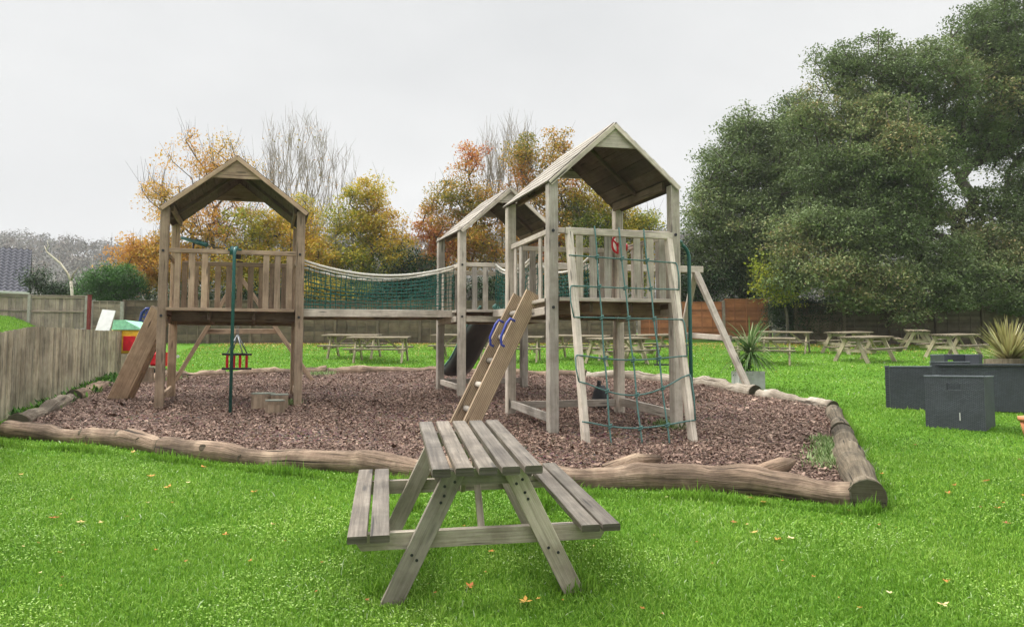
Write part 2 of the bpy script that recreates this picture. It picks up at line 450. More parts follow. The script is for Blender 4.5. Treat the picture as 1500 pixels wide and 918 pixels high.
def field_noise(X, Y):
    return (np.sin(X*1.3+.7*np.sin(Y*.9))*np.sin(Y*1.1+1.3+.8*np.sin(X*.7)) + .6*np.sin(X*3.1+Y*1.7)*np.sin(Y*2.7-X*.8) + .4*np.sin(X*7+2*np.sin(Y*5))*np.sin(Y*6.3))/2
def grass():
    allV = []; allR = []
    def band(y0, y1, dens, h, w, xr, segs):
        xm0 = y0*xr+.8
        area = (y1-y0)*2*(y1*xr+.8); n = int(area*dens)
        X = RNG.uniform(-(y1*xr+.8), y1*xr+.8, n); Y = RNG.uniform(y0, y1, n)
        k = (np.abs(X) < Y*xr+.8) & ~inside(X, Y)
        # raised garden side of left fence is not lawn
        k &= ~((X < FENCE_X(Y)+.05) & (Y < 30))
        X, Y = X[k], Y[k]; n = len(X); Z = SL*Y
        fn = field_noise(X, Y)
        hh = h*RNG.lognormal(0, .35, n)*(1+.25*fn); ww = w*RNG.uniform(.6, 1.4, n)
        a = RNG.uniform(0, 2*np.pi, n); lean = np.abs(RNG.normal(0, .75, n)); la = RNG.uniform(0, 2*np.pi, n)
        b = np.stack([X, Y, Z], 1); s = np.stack([np.cos(a), np.sin(a), 0*a], 1)*ww[:, None]/2
        ld = np.stack([np.cos(la)*lean, np.sin(la)*lean, np.ones(n)], 1); ld /= np.linalg.norm(ld, axis=1)[:, None]
        ld2 = ld.copy(); ld2[:, 2] *= .35; 
        mid = b+ld*hh[:, None]*.55; tip = mid+ld2*hh[:, None]*.6
        r = np.clip(RNG.beta(3, 3, n)+.14*fn, 0, .985)
        r[RNG.random(n) < .006] = 1.0
        allV.append(np.stack([b-s, b+s, mid+s*.8, mid-s*.8], 1)); allR.append(r)
        allV.append(np.stack([mid-s*.8, mid+s*.8, tip+s*.1, tip-s*.1], 1)); allR.append(np.clip(r+.05, 0, 1))
    band(3.2, 5.2, 11000, .030, .0055, .72, 2)
    band(5.2, 8.0, 5200, .030, .0075, .72, 2)
    band(8.0, 13., 1500, .032, .012, .72, 2)
    band(13., 32., 330, .036, .024, .72, 2)
    # longer fringe that the mower misses along the logs and table feet
    FP_ = [(-20, 652), (130, 662), (243, 676), (430, 697), (640, 714), (850, 726), (1000, 731), (1140, 741), (1262, 755), (1290, 744), (1270, 690), (1250, 640), (1234, 603), (1112, 575), (1012, 558), (860, 549), (640, 541), (330, 546)]
    FW = [G(*p) for p in FP_]; Fx = []
    for i in range(len(FW)-1):
        L = np.linalg.norm(FW[i+1]-FW[i]); n = int(L*1500); t = RNG.random(n)[:, None]
        q = FW[i]+(FW[i+1]-FW[i])*t+RNG.normal(0, .028, (n, 3))*np.array([1, 1, 0]); Fx.append(q)
    for (px, py) in ((569, 868), (843, 862), (598, 745), (795, 745)):
        q = G(px, py)+RNG.normal(0, .05, (700, 3))*np.array([1, 1, 0]); Fx.append(q)
    q = np.concatenate(Fx); n = len(q); q[:, 2] = SL*q[:, 1]
    hh = .055*RNG.lognormal(0, .35, n)*(1+.5*np.sin(q[:, 0]*5)); a = RNG.uniform(0, 6.283, n); la = RNG.uniform(0, 6.283, n); lean = np.abs(RNG.normal(0, .5, n))
    ss = np.stack([np.cos(a), np.sin(a), 0*a], 1)*.0035
    ld = np.stack([np.cos(la)*lean, np.sin(la)*lean, np.ones(n)], 1); ld /= np.linalg.norm(ld, axis=1)[:, None]
    mid = q+ld*hh[:, None]*.6; ld[:, 2] *= .5; tip = mid+ld*hh[:, None]*.5
    r = RNG.beta(3, 3, n)*.9
    allV.append(np.stack([q-ss, q+ss, mid+ss*.8, mid-ss*.8], 1)); allR.append(r)
    allV.append(np.stack([mid-ss*.8, mid+ss*.8, tip+ss*.1, tip-ss*.1], 1)); allR.append(r)
    # clover leaflets in patches
    n = 150000; X = RNG.uniform(-6, 6, n); Y = 3.2+6*RNG.uniform(0, 1, n)**1.3
    pf = np.sin(X*2.3+1.2*np.sin(Y*1.9))*np.sin(Y*2.9+X)+.5*np.sin(X*6.1+2*np.sin(Y*3))*np.sin(Y*7)+.35*(X < 0)
    k = (pf > .55+RNG.normal(0, .18, n)) & ~inside(X, Y) & (X > FENCE_X(Y)) & (np.abs(X) < Y*.72+.8); X, Y = X[k], Y[k]
    sz = RNG.uniform(.004, .009, len(X))
    allV.append(rand_rot_quads(np.stack([X, Y, SL*Y+RNG.uniform(.012, .034, len(X))], 1), sz, sz*.85, .3)); allR.append(RNG.uniform(.6, .99, len(X)))
    V = np.concatenate(allV); r = np.concatenate(allR)
    o = npmesh('grass', V, 4, M['grass'], attrs={'rnd': r})
    setp(o, label='short bright green lawn grass around the play area', kind='stuff')

# left closeboard fence line in plan
LF0 = G(-160, 700); LFa = G(0, 617); LFb = G(186, 545)
def FENCE_X(Y):
    d = (LFb[0]-LFa[0])/(LFb[1]-LFa[1])
    return LFa[0]+(Y-LFa[1])*d
grass()

def leaves_on_ground():
    P = [(80, 765), (118, 771), (148, 772), (87, 643), (125, 655), (172, 650), (195, 667), (236, 660), (247, 668), (298, 689), (220, 703), (247, 719), (275, 712), (570, 808), (688, 868), (720, 815), (1075, 771), (1117, 741), (1183, 733), (1140, 797), (1158, 795), (1104, 787), (1494, 678), (1498, 731), (1398, 716), (1390, 728), (1444, 710), (1386, 860), (1381, 895), (1303, 877), (1100, 735), (1292, 699), (1341, 656), (1244, 754), (1474, 773), (770, 890), (30, 700), (400, 775), (330, 790), (372, 726), (1462, 750)]
    C = [G(*p) for p in P]; n1 = len(C)
    C = np.array(C + [G(random.uniform(0, 1500), random.uniform(720, 910)) for _ in range(50)])
    Y = RNG.uniform(17, 31.4, 20000); Y = 31.3-RNG.exponential(2.2, 20000); X = RNG.uniform(-22, 22, 20000)
    k = (Y > 14) & ~inside(X, Y) & (X > -12); X, Y = X[k], Y[k]
    D = np.stack([X, Y, SL*Y], 1)
    A = G(900, 900); 
    C = np.concatenate([C, D]); n = len(C)
    C[:, 2] += .035
    s = np.concatenate([RNG.uniform(.014, .032, n1), RNG.uniform(.005, .013, 50), RNG.uniform(.025, .05, n-n1-50)])
    V = []; rr = []
    for i in range(n):
        m = 5 if i < n1+50 else 1
        a0 = random.random()*6.28
        r = random.random()
        for k in range(m):
            a = a0+k*1.15; L = s[i]*(1.25 if k == 2 else 1)
            d = np.array([math.cos(a), math.sin(a), random.uniform(.0, .6)]); e = np.array([-math.sin(a), math.cos(a), random.uniform(-.2, .2)])
            V.append([C[i], C[i]+d*L*.6-e*L*.35, C[i]+d*L*1.2, C[i]+d*L*.6+e*L*.35]); rr.append(min(1, max(0, r+random.uniform(-.1, .1))))
    o = npmesh('fallen_leaves', np.array(V), 4, M['fallen'], attrs={'rnd': np.array(rr)})
    setp(o, label='scattered orange and yellow fallen leaves on the grass', kind='stuff')
leaves_on_ground()

# weeds growing in the bark and along the fence foot
def weeds(name, label, spots, n, h, w, mat):
    V = []; r = []
    for (px, py, rad) in spots:
        c = G(px, py)
        for _ in range(n):
            q = c+np.array([random.gauss(0, rad), random.gauss(0, rad*1.2), 0]); q[2] = gz(q[0], q[1])+.04
            a = random.random()*6.28; L = h*random.uniform(.4, 1.2)
            d = np.array([math.cos(a)*.8, math.sin(a)*.8, random.uniform(.4, 1.4)]); d /= np.linalg.norm(d)
            e = np.array([-math.sin(a), math.cos(a), .1])*w*random.uniform(.6, 1.4)
            V.append([q-e*.5, q+d*L*.6-e, q+d*L, q+d*L*.6+e]); r.append(random.random())
    o = npmesh(name, np.array(V), 4, mat, attrs={'rnd': np.array(r)})
    setp(o, label=label, kind='stuff')
M['weed'] = leafmat('grey green weeds', [(0, (.07, .13, .03)), (.5, (.17, .26, .08)), (1, (.38, .44, .22))], .3)
weeds('weeds', 'grey green weeds sprouting through the bark chips', [(1222, 668, .10), (1215, 690, .12), (1205, 655, .06), (1235, 685, .08), (1222, 662, .10), (1218, 678, .10), (1228, 674, .10), (975, 630, .07), (985, 634, .06), (330, 552, .1), (470, 552, .16), (225, 560, .12), (250, 560, .1), (430, 597, .05)], 380, .12, .007, M['weed'])
M['ivy'] = leafmat('ground ivy leaves', [(0, (.02, .06, .01)), (.5, (.06, .17, .02)), (1, (.17, .33, .05))], .3)
weeds('undergrowth', 'low green ivy along the foot of the closeboard fence', [(178, 562, .18), (170, 557, .2), (160, 562, .12), (140, 570, .12), (120, 580, .1), (100, 590, .08), (60, 606, .07), (195, 560, .2), (80, 598, .08), (35, 615, .06)], 200, .16, .022, M['ivy'])

# ------------------------------------------------------------------ towers
def bolts(parent, spots, nrm):
    first = None
    for p in spots:
        p = np.array(p, float); m = MB(); m.tube([p-np.array(nrm)*.004, p+np.array(nrm)*.010], .02, 10, tone=.5); m.build('bolt', M['bolt'], parent)

def perp(u):  # horizontal unit perpendicular
    return np.array([-u[1], u[0], 0])/math.hypot(u[0], u[1])

def tower(label, FL, e1, e2, zp, zr, z_post, z_eave, z_ridge, mats, z_gable, over=(.12, .1, .12, .14), rails=None, fl_dark=False):
    """FL front-left post plan position; e1 to the right, e2 away; z values are absolute"""
    wpost, wrail, wroof, wdeck = mats
    FL = V3(FL[0], FL[1], 0); e1 = V3(*e1, 0); e2 = V3(*e2, 0)
    base = FL+(e1+e2)/2; base[2] = gz(base[0], base[1])
    T = thing('play_tower', label, 'play tower', base)
    u1 = e1/np.linalg.norm(e1); u2 = e2/np.linalg.norm(e2)
    corners = {'FL': FL, 'FR': FL+e1, 'RL': FL+e2, 'RR': FL+e1+e2}
    pw = .125
    # the roof slopes: height of the underside at a fraction s across
    for k, c in corners.items():
        zt = z_post if k in ('FL', 'RL') else z_post
        mm = MB(); mm.beam(V3(c[0], c[1], gz(*c[:2])-.1), V3(c[0], c[1], zt), pw, pw, up=u2, ch=.01)
        mm.build('post', wpost, T)
    nf = -perp(u1)
    sp = []
    for k in ('FL', 'FR'):
        c = corners[k]; q = c+nf*(pw/2+.001)
        sp += [V3(q[0], q[1], zr-.05), V3(q[0], q[1], zp-.12)]
    bolts(T, sp, nf)
    # deck
    m = MB(); nb = 12
    for i in range(nb):
        t = (i+.5)/nb
        a = FL+e2*t-u1*(.0); b = a+e1
        a = a+u1*.0; m.beam(V3(a[0], a[1], zp-.014)+u1*(.07 if False else 0), V3(b[0], b[1], zp-.014), np.linalg.norm(e2)/nb-.008, .028, ch=.003)
    m.build('platform', wdeck, T)
    m = MB()
    for s, a, b in ((0, FL-nf*.32, FL+e1-nf*.32), (1, FL+e2-nf*.0, FL+e1+e2), (2, FL-u1*.0, FL+e2), (3, FL+e1, FL+e1+e2)):
        d = (b-a)/np.linalg.norm(b-a)
        a2, b2 = a+d*.066, b-d*.066
        m.beam(V3(a2[0], a2[1], zp-.105), V3(b2[0], b2[1], zp-.105), .04, .15, ch=.004)
    for t in (.33, .66):
        a = FL+e1*t+u2*.06; b = FL+e1*t+e2-u2*.06
        m.beam(V3(a[0], a[1], zp-.10), V3(b[0], b[1], zp-.10), .04, .13, ch=.004)
    m.build('joist_frame', wdeck, T)
    # front lip board
    a = FL+nf*.08+u1*.07; b = FL+e1+nf*.08-u1*.07
    m = MB(); m.beam(V3(a[0], a[1], zp-.02), V3(b[0], b[1], zp-.02), .05, .045, ch=.004); m.build('edge_board', wrail, T)
    # rails
    def side(a, b, name, spots, inset, z0=None, zt=None, w=.09, rail=True, railw=.045, mat=wrail):
        zt = zt or zr; d = (b-a)/np.linalg.norm(b-a); L = np.linalg.norm(b-a)
        nn = perp(d)*inset
        if rail:
            q0, q1 = a+d*.06+nn, b-d*.06+nn
            m = MB(); m.beam(V3(q0[0], q0[1], zt-.035), V3(q1[0], q1[1], zt-.035), railw, .07, ch=.006); m.build('handrail', mat, T)
        for t in spots:
            q = a+d*(L*t)+nn*.2
            m = MB(); m.beam(V3(q[0], q[1], (z0 or zp)-.0), V3(q[0], q[1], zt-.05), .022, w, up=d, ch=.003); m.build('baluster', mat, T)
    for r_ in rails: 
        kk = {'F': ('FL', 'FR'), 'B': ('RL', 'RR'), 'L': ('FL', 'RL'), 'R': ('FR', 'RR')}[r_[0]]
        side(corners[kk[0]], corners[kk[1]], r_[0], r_[1], {'F': 0, 'B': 0, 'L': 0, 'R': 0}[r_[0]], rail=r_[2] if len(r_) > 2 else True)
    # roof
    fo, lo, bo, ro = over      # front, left, back, right overhang
    A = FL-u1*lo-u2*fo; B = FL+e1+u1*ro-u2*fo; depth = e2+u2*(fo+bo)
    mid = (A+B)/2
    zc = z_ridge
    roof = None
    root = bpy.data.objects.new('roof', None)
    # roof deck is the 'roof' part, its slopes / gables / battens are sub-parts
    m = MB()
    pitch = math.atan2(z_ridge-z_eave, np.linalg.norm(B-A)/2)
    nbd = 7
    for sgn, E in ((0, A), (1, B)):
        lo_p = V3(E[0], E[1], z_eave); hi_p = V3(mid[0], mid[1], z_ridge)
        run = hi_p-lo_p; L = np.linalg.norm(run); rd = run/L
        nrm = np.cross(rd, depth); nrm /= np.linalg.norm(nrm)
        if nrm[2] < 0: nrm = -nrm
        bw = L/nbd
        for i in range(nbd):
            c = lo_p+rd*(bw*(i+.5))
            p0 = c+nrm*.016; p1 = p0+depth
            tilt = rd+nrm*(-.035)
            m.beam(p0, p1, .02, bw+.012, up=tilt, ch=.002, tone=.6+.3*random.random())
    rf = m.build('roof', wroof, T)
    for sgn, E in ((0, A), (1, B)):
        lo_p = V3(E[0], E[1], z_eave); hi_p = V3(mid[0], mid[1], z_ridge)
        run = hi_p-lo_p; L = np.linalg.norm(run); rd = run/L
        nrm = np.cross(rd, depth); nrm /= np.linalg.norm(nrm)
        if nrm[2] < 0: nrm = -nrm
        m = MB()
        m.beam(lo_p-nrm*.018-u2*.012, hi_p-nrm*.018-u2*.012-rd*.01, .024, .06, up=nrm, ch=.004, tone=.9)
        m.build('bargeboard', wrail, rf)
        for t in (.5,):
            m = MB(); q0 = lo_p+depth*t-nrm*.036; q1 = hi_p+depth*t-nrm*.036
            m.beam(q0+rd*.05, q1-rd*.05, .05, .045, up=nrm, ch=.004); m.build('batten', M['wood_underside_shade'], rf)
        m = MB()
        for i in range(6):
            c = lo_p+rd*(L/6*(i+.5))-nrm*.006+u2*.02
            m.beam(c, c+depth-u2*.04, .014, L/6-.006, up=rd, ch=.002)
        m.build('underside_shade', M['wood_underside_shade'], rf)  # extra layer below the roof boards, shade put into its colour
        # eave beam along the posts, inside
        w0 = (.05+lo) if sgn == 0 else (.05+ro)
        t = w0/ (np.linalg.norm(B-A)/2)
        q = lo_p+run*t-nrm*.06
        m = MB(); m.beam(q+u2*(fo+.07), q+depth-u2*(bo+.07), .04, .11, up=(0, 0, 1), ch=.004); m.build('eave_beam', wdeck, rf)
    # gable boards
    for off in (u2*.02, depth-u2*.03):
        h = (z_ridge-z_gable); frac = h/(z_ridge-z_eave); half = (B-A)/2
        mc = mid+off
        top = V3(mc[0], mc[1], z_ridge+.002)
        l = V3(*(mc-half*frac)[:2], z_gable); r_ = V3(*(mc+half*frac)[:2], z_gable)
        k = 1.01
        l = top+(l-top)*k; r_ = top+(r_-top)*k; l[2] = r_[2] = z_gable
        m = MB(); m.prism([l, r_, top], u2*.022, tone=.8); m.build('gable_board', wrail, rf)
    return T, corners, u1, u2, nf

print('towers')
# ---- left tower
LT_FL = (AtY(235, 535, 11.2)[0], 11.2)
LT, LC, lu1, lu2, lnf = tower('warm brown play tower with green fire pole and telescope, at the closeboard fence end', LT_FL, (1.96, .42), (-.48, 1.42),
    2.47, 3.39, 4.02, 3.99, 4.84, (M['wood_warm'], M['wood_warm'], M['wood_roof_brown'], M['wood_warm_dark']), 4.50,
    over=(.1, .06, .14, .1), rails=[('F', (.10, .20, .295, .745, .83, .92)), ('B', (.08, .17, .26, .35, .44, .53, .62, .71, .80, .90)), ('L', (.9,)), ('R', (.12, .88))])
# ---- right tower
RT_FL = (.496, 9.1)
RT, RC, ru1, ru2, rnf = tower('tall pale play tower with rope climbing net on its front and ribbed ladder', RT_FL, (1.578, .30), (-.516, 1.40),
    2.43, 3.31, 3.90, 3.86, 4.65, (M['wood_pale'], M['wood_pale'], M['wood_roof'], M['wood_warm_dark']), 4.35,
    over=(.08, .07, .10, .05), rails=[('F', (.22, .33, .45, .57, .69, .80, .90)), ('L', (.12, .25, .72, .86)), ('B', (.10, .20, .85, .93)), ('R', (.12, .26, .4, .55, .7, .85))])
# ---- middle tower
MT_FL = (-.864, 12.65)
MT, MC, mu1, mu2, mnf = tower('smaller pale play tower in the middle with the black slide behind it', MT_FL, (1.558, .30), (-.47, 1.10),
    2.55, 3.37, 3.98, 3.90, 4.68, (M['wood_pale'], M['wood_pale'], M['wood_roof'], M['wood_warm_dark']), 4.42,
    over=(.12, .06, .06, .1), rails=[('F', (.14, .26)), ('L', (.12, .88)), ('B', (.1, .2, .8, .9)), ('R', (.2, .5, .8))])

def lowrail(T, a, b, z, mat, h=.1):
    d = (b-a)/np.linalg.norm(b-a); a = a+d*.065; b = b-d*.065
    m = MB(); m.beam(V3(a[0], a[1], gz(*a[:2])+z), V3(b[0], b[1], gz(*b[:2])+z), .045, h); m.build('low_rail', mat, T)
lowrail(LT, LC['FL'], LC['RL'], .2, M['wood_warm']); lowrail(LT, LC['FR'], LC['RR'], .16, M['wood_warm'])
lowrail(RT, RC['FL'], RC['RL'], .22, M['wood_pale'], .11); lowrail(RT, RC['FR'], RC['RR'], .22, M['wood_pale'], .12); lowrail(RT, RC['RL'], RC['RR'], .2, M['wood_pale'], .1)
lowrail(MT, MC['FL'], MC['RL'], .2, M['wood_pale']); lowrail(MT, MC['RL'], MC['RR'], .2, M['wood_pale'])

for (T_, C_, u_, zp_, sides_) in ((RT, RC, ru1, 2.43, ('L', 'R')), (MT, MC, mu1, 2.55, ('L', 'F'))):
    for sd_ in sides_:
        a, b = {'L': (C_['FL']-u_*.05, C_['RL']-u_*.05), 'R': (C_['FR'], C_['RR']), 'F': (C_['FL'], C_['FR'])}[sd_]
        d = (b-a)/np.linalg.norm(b-a)
        for z, h in ((zp_-.02, .045), (zp_-.155, .10)):
            if sd_ == 'F' and h < .05: continue
            m = MB(); m.beam(V3(a[0], a[1], z)+d*.066, V3(b[0], b[1], z)-d*.066, .045, h, tone=.8); m.build('edge_board', M['wood_pale'], T_)
# small diagonal corner braces under the rails of the left tower
for (a, b) in (((LC['FL'], lu2)), (LC['FR'], lu2)):
    m = MB(); p = a+b*.07; q = a+b*.42
    m.beam(V3(p[0], p[1], 3.36), V3(q[0], q[1], 3.20), .04, .07); m.build('brace', M['wood_warm'], LT)

# fire pole, left tower
p = G(336, 612); top = LC['FL']+(LC['FR']-LC['FL'])*.52
pp = V3(AtY(340, 500, 10.65)[0], 10.65, 0)
tb = V3(top[0], top[1], 3.40)
m = MB()
pts = [V3(pp[0], pp[1], gz(*pp[:2])-.05), V3(pp[0], pp[1], 3.20)]
for k in range(1, 7):
    a = k/6*1.57; pts.append(V3(pp[0]+(top[0]-pp[0])*.0+.0, pp[1]+.10*(1-math.cos(a))*1.0, 3.20+.12*math.sin(a)))
pts.append(V3(tb[0], tb[1]-.05, 3.36))
m.tube(pts, .024, 10); FP = m.build('fire_pole', M['green_metal'], LT)
m = MB(); m.tube([V3(tb[0]-.02, tb[1]-.09, 3.30), V3(tb[0]-.02, tb[1]-.09, 3.43)], .045, 10); m.tube([V3(tb[0]-.10, tb[1]-.07, 3.385), V3(tb[0]+.10, tb[1]-.05, 3.385)], .018, 8); m.build('clamp', M['green_metal'], FP)
# telescope
q0 = AtY(266, 348, 11.75); q1 = AtY(303, 359, 11.55)
m = MB(); m.tube([q0, q0+(q1-q0)*.55, q0+(q1-q0)*.56, q1], [.026, .026, .036, .036], 12); TS = m.build('telescope', M['green_metal'], LT)
m = MB(); mid = (q0+q1)/2; m.tube([mid-V3(0, 0, .02), V3(mid[0], mid[1]-.05, 3.37)], .014, 8); m.build('bracket', M['bolt'], TS)
# yellow grab bar
q = AtY(264.5, 380, 12.2); m = MB(); m.tube([V3(q[0], q[1], AtY(264, 394, 12.2)[2]), V3(q[0], q[1], AtY(264, 364, 12.2)[2])], .024, 10); m.build('grab_bar', M['yellow'], LT)
# ramp board on the left side: two boards
r0 = G(168, 590); t0 = LC['FL']*.55+LC['RL']*.45
for k, (dd) in enumerate((0, .22)):
    a = V3(r0[0], r0[1]+dd, gz(r0[0], r0[1]+dd)-.03); b = V3(t0[0]+.02-dd*.25, t0[1]-.3+dd, 2.45)
    m = MB(); m.beam(a, b, .05, .30, up=(-.5, -.1, .5)); 
    m.build('ramp_side', M['wood_warm'], LT)
for t in (.2, .4, .6, .8):
    a = V3(r0[0], r0[1], gz(r0[0], r0[1])); b = V3(t0[0], t0[1]-.3, 2.45); c = a+(b-a)*t
    m = MB(); m.tube([c, c+V3(-.05, .22, .01)], .03, 8); m.build('rung', M['wood_warm_dark'], LT)

# ---- ladder of the right tower
lad = None
n_out = -ru1
Lc = RC['FL']+(RC['RL']-RC['FL'])
def lad_pt(t, s):  # t along the side FL->RL, s from top (0) to bottom (1)
    q = RC['FL']+(RC['RL']-RC['FL'])*t
    topp = V3(q[0], q[1], 2.50)+n_out*.06
    bot = topp+n_out*.86; bot = V3(bot[0], bot[1]-.05, gz(bot[0], bot[1])-.03)
    return topp+(bot-topp)*s
m = MB(); dl = lad_pt(.32, 1)-lad_pt(.32, 0); dl /= np.linalg.norm(dl)
upv = np.cross(dl, ru2); upv /= np.linalg.norm(upv)
m.beam(lad_pt(.34, -.02), lad_pt(.34, 1), .045, .22, up=upv, tone=.7); LAD = m.build('ladder', M['wood_ribbed'], RT)
m = MB(); m.beam(lad_pt(.68, -.02), lad_pt(.68, 1), .045, .2, up=upv, tone=.55); m.build('stringer', M['wood_ribbed'], LAD)
for t in (.12, .3, .48, .66, .84):
    m = MB(); m.tube([lad_pt(.35, t), lad_pt(.67, t)], .04, 10); m.build('rung', M['wood_pale'], LAD)
for tt in (.27, .56):
    c0 = lad_pt(tt, .19); c1 = lad_pt(tt, .37); 
    if upv[2] < 0: upv = -upv
    n2 = upv if np.dot(upv, n_out) > 0 else -upv
    o_ = n_out*.07+V3(0, -.01, .035)
    b0 = c0+n_out*.10; b1 = c1+n_out*.08
    m = MB(); pts = [b0, b0+o_*.9, b0+o_*1.15+(b1-b0)*.2, b0+o_*1.15+(b1-b0)*.75, b1+o_*.6, b1]
    m.tube(pts, .017, 8); m.build('grip_handle', M['blue'], LAD)

# ---- climbing net frame on the right tower
zt = 3.31
CL0 = V3(.835, 8.37, 0); CR0 = V3(2.07, 8.50, 0)
CL0[2] = gz(*CL0[:2])-.03; CR0[2] = gz(*CR0[:2])-.03
CLt = AtY(833, 336, 9.02); CRt = AtY(978, 345, 9.27)
for a, b in ((CL0, CLt), (CR0, CRt)):
    m = MB(); m.beam(a, b, .075, .095, up=ru2); m.build('net_frame_post', M['wood_pale'], RT)
m = MB(); m.beam(AtY(828, 338, 8.98), AtY(984, 346, 9.24), .05, .085, ch=.006, tone=.8); m.build('net_frame_top', M['wood_pale'], RT)
def fr(s, t):  # s 0..1 left-right, t 0 top..1 bottom
    a = CLt+(CL0-CLt)*t; b = CRt+(CR0-CRt)*t
    return a+(b-a)*s+rnf*.05
net = MB(); knots = []
vx = [(.245, .215), (.485, .50), (.735, .755)]
hy = [.13, .275, .42, .59, .735, .875]
sag = [0, .002, 0, .02, .075, .03]
def vs(k, t): return vx[k][0]+(vx[k][1]-vx[k][0])*t
rowpt = []
for i, t in enumerate(hy):
    pts = []
    for s in np.linspace(-.03, 1.03, 15):
        tt = t+sag[i]*math.sin(math.pi*min(1, max(0, s)))*(1.2-.4*s) + (.012*s if i in (0,) else 0)
        if i == 4: tt = t-.03+sag[i]*math.sin(math.pi*min(1, max(0, s)))+(-.03*s)
        pts.append(fr(s, tt))
    net.tube(pts, .009, 7, tone=.4); rowpt.append(pts)
for k in range(3):
    pts = []
    for t in np.linspace(-.02, 1.0, 22):
        pts.append(fr(vs(k, t)+.004*math.sin(t*20+k), t)+rnf*.012)
    net.tube(pts, .010, 7, tone=.6)
    for i, t in enumerate(hy):
        j = int(round((vs(k, t)+.03)/1.06*14)); c = rowpt[i][j]
        s = vs(k, t); a = (s+.03)/1.06*14; j = int(a); c = rowpt[i][j]*(1-(a-j))+rowpt[i][min(j+1, 14)]*(a-j)
        kn = MB()
        for dy in (-.012, .012):
            kn.tube([c+rnf*.02+V3(-.022, 0, dy-.012), c+rnf*.03+V3(0, 0, dy), c+rnf*.02+V3(  .022, 0, dy+.012)], .0115, 6, tone=.3)
        knots.append(kn)
# rope runs threaded up and down the posts between rows
for side_s, pairs in ((1.03, ((0, 1), (2, 3), (4, 5))), (-.03, ((1, 2), (3, 4)))):
    for a, b in pairs:
        A0 = rowpt[a][14 if side_s > 0 else 0]; B0 = rowpt[b][14 if side_s > 0 else 0]
        net.tube([A0, A0+(B0-A0)*.1+V3(.015*(1 if side_s > 0 else -1), 0, 0), A0+(B0-A0)*.5+V3(.02*(1 if side_s > 0 else -1), 0, 0), B0], .009, 7, tone=.4)
NET = net.build('climbing_net', M['rope_green'], RT)
for kn in knots: kn.build('knot', M['rope_green'], NET)
# steering wheel
c = AtY(905, 358, 10.2); m = MB(); ring = [c+V3(.085*math.cos(a), .03*math.cos(a), .12*math.sin(a)) for a in np.linspace(0, 6.283, 25)]
m.tube(ring, .016, 8, cap=False)
for a in (0.5, 2.6, 4.7): m.tube([c+V3(0, .03, 0), c+V3(.085*math.cos(a), .03*math.cos(a), .12*math.sin(a))], .012, 6)
c2 = c+V3(.10, .12, -.02); m.tube([c+V3(0, .02, 0), c2], .03, 10)
m.tube([c2-V3(.05, 0, 0), c2+V3(.05, 0, 0)], .05, 12)
m.build('steering_wheel', M['red'], RT)
# fire pole on the right
px_ = 2.40; py_ = 9.95
m = MB(); zt = AtY(1003, 357, 9.8)[2]
a0 = V3(RC['FR'][0]+.05, 9.55, zt)
pts = [a0, a0+V3(.10, .1, 0)]
for k in range(1, 7):
    an = k/6*1.57; pts.append(V3(px_-.16+.16*math.sin(an), py_-.12+.12*math.sin(an), zt-.18*(1-math.cos(an))))
pts += [V3(px_, py_, zt-1.2), V3(px_, py_, gz(px_, py_)-.05)]
m.tube(pts, .026, 10); m.build('fire_pole', M['green_metal'], RT)

# ---- slide behind the middle tower
s0 = AtY(722, 462, 14.05); s0[2] = 2.55
s1 = AtY(667, 556, 15.7); s1[2] = gz(s1[0], s1[1])+.16
dirp = (s1-s0); dirh = V3(dirp[0], dirp[1], 0); L = np.linalg.norm(dirh); dirh /= L; sd = perp(dirh)
prof = []
for t in np.linspace(0, 1, 25):
    e = t*t*(3-2*t); z = s0[2]+(s1[2]-s0[2])*(t*.55+e*.45) - .05*math.sin(t*6.28*1.5)*(1-t)
    prof.append(V3(s0[0], s0[1], 0)+dirh*L*t+V3(0, 0, z))
W = .24
m = MB(); n0 = 0
sec = [(-W-.03, .16), (-W, .17), (-W+.02, .03), (-W*.6, 0), (W*.6, 0), (W-.02, .03), (W, .17), (W+.03, .16), (W+.01, -.02), (W*.6, -.04), (-W*.6, -.04), (-W-.01, -.02)]
for p in prof:
    for (x, z) in sec: m.v.append(p+sd*x+V3(0, 0, z))
ns = len(sec)
for i in range(len(prof)-1):
    for k in range(ns):
        a = i*ns+k; b = i*ns+(k+1) % ns
        m.face((a, b, b+ns, a+ns), [(0, 0)]*4, .5, True)
m.face(tuple(range(ns)), [(0, 0)]*ns); m.face(tuple(range((len(prof)-1)*ns+ns-1, (len(prof)-1)*ns-1, -1)), [(0, 0)]*ns)
SLD = m.build('slide', M['slide'], MT)
for s_ in (-1, 1):
    m = MB(); m.tube([p+sd*(W+.02)*s_+V3(0, 0, .165) for p in prof], .022, 8); m.build('slide_rim', M['slide_rim'], SLD)
c = AtY(727, 451, 13.6); m = MB(); m.tube([c+V3(-.05, 0, .05), c+V3(.02, .02, -.02), c+V3(.1, .05, -.14)], [.04, .06, .05], 10); m.build('slide_lip', M['slide_rim'], SLD)

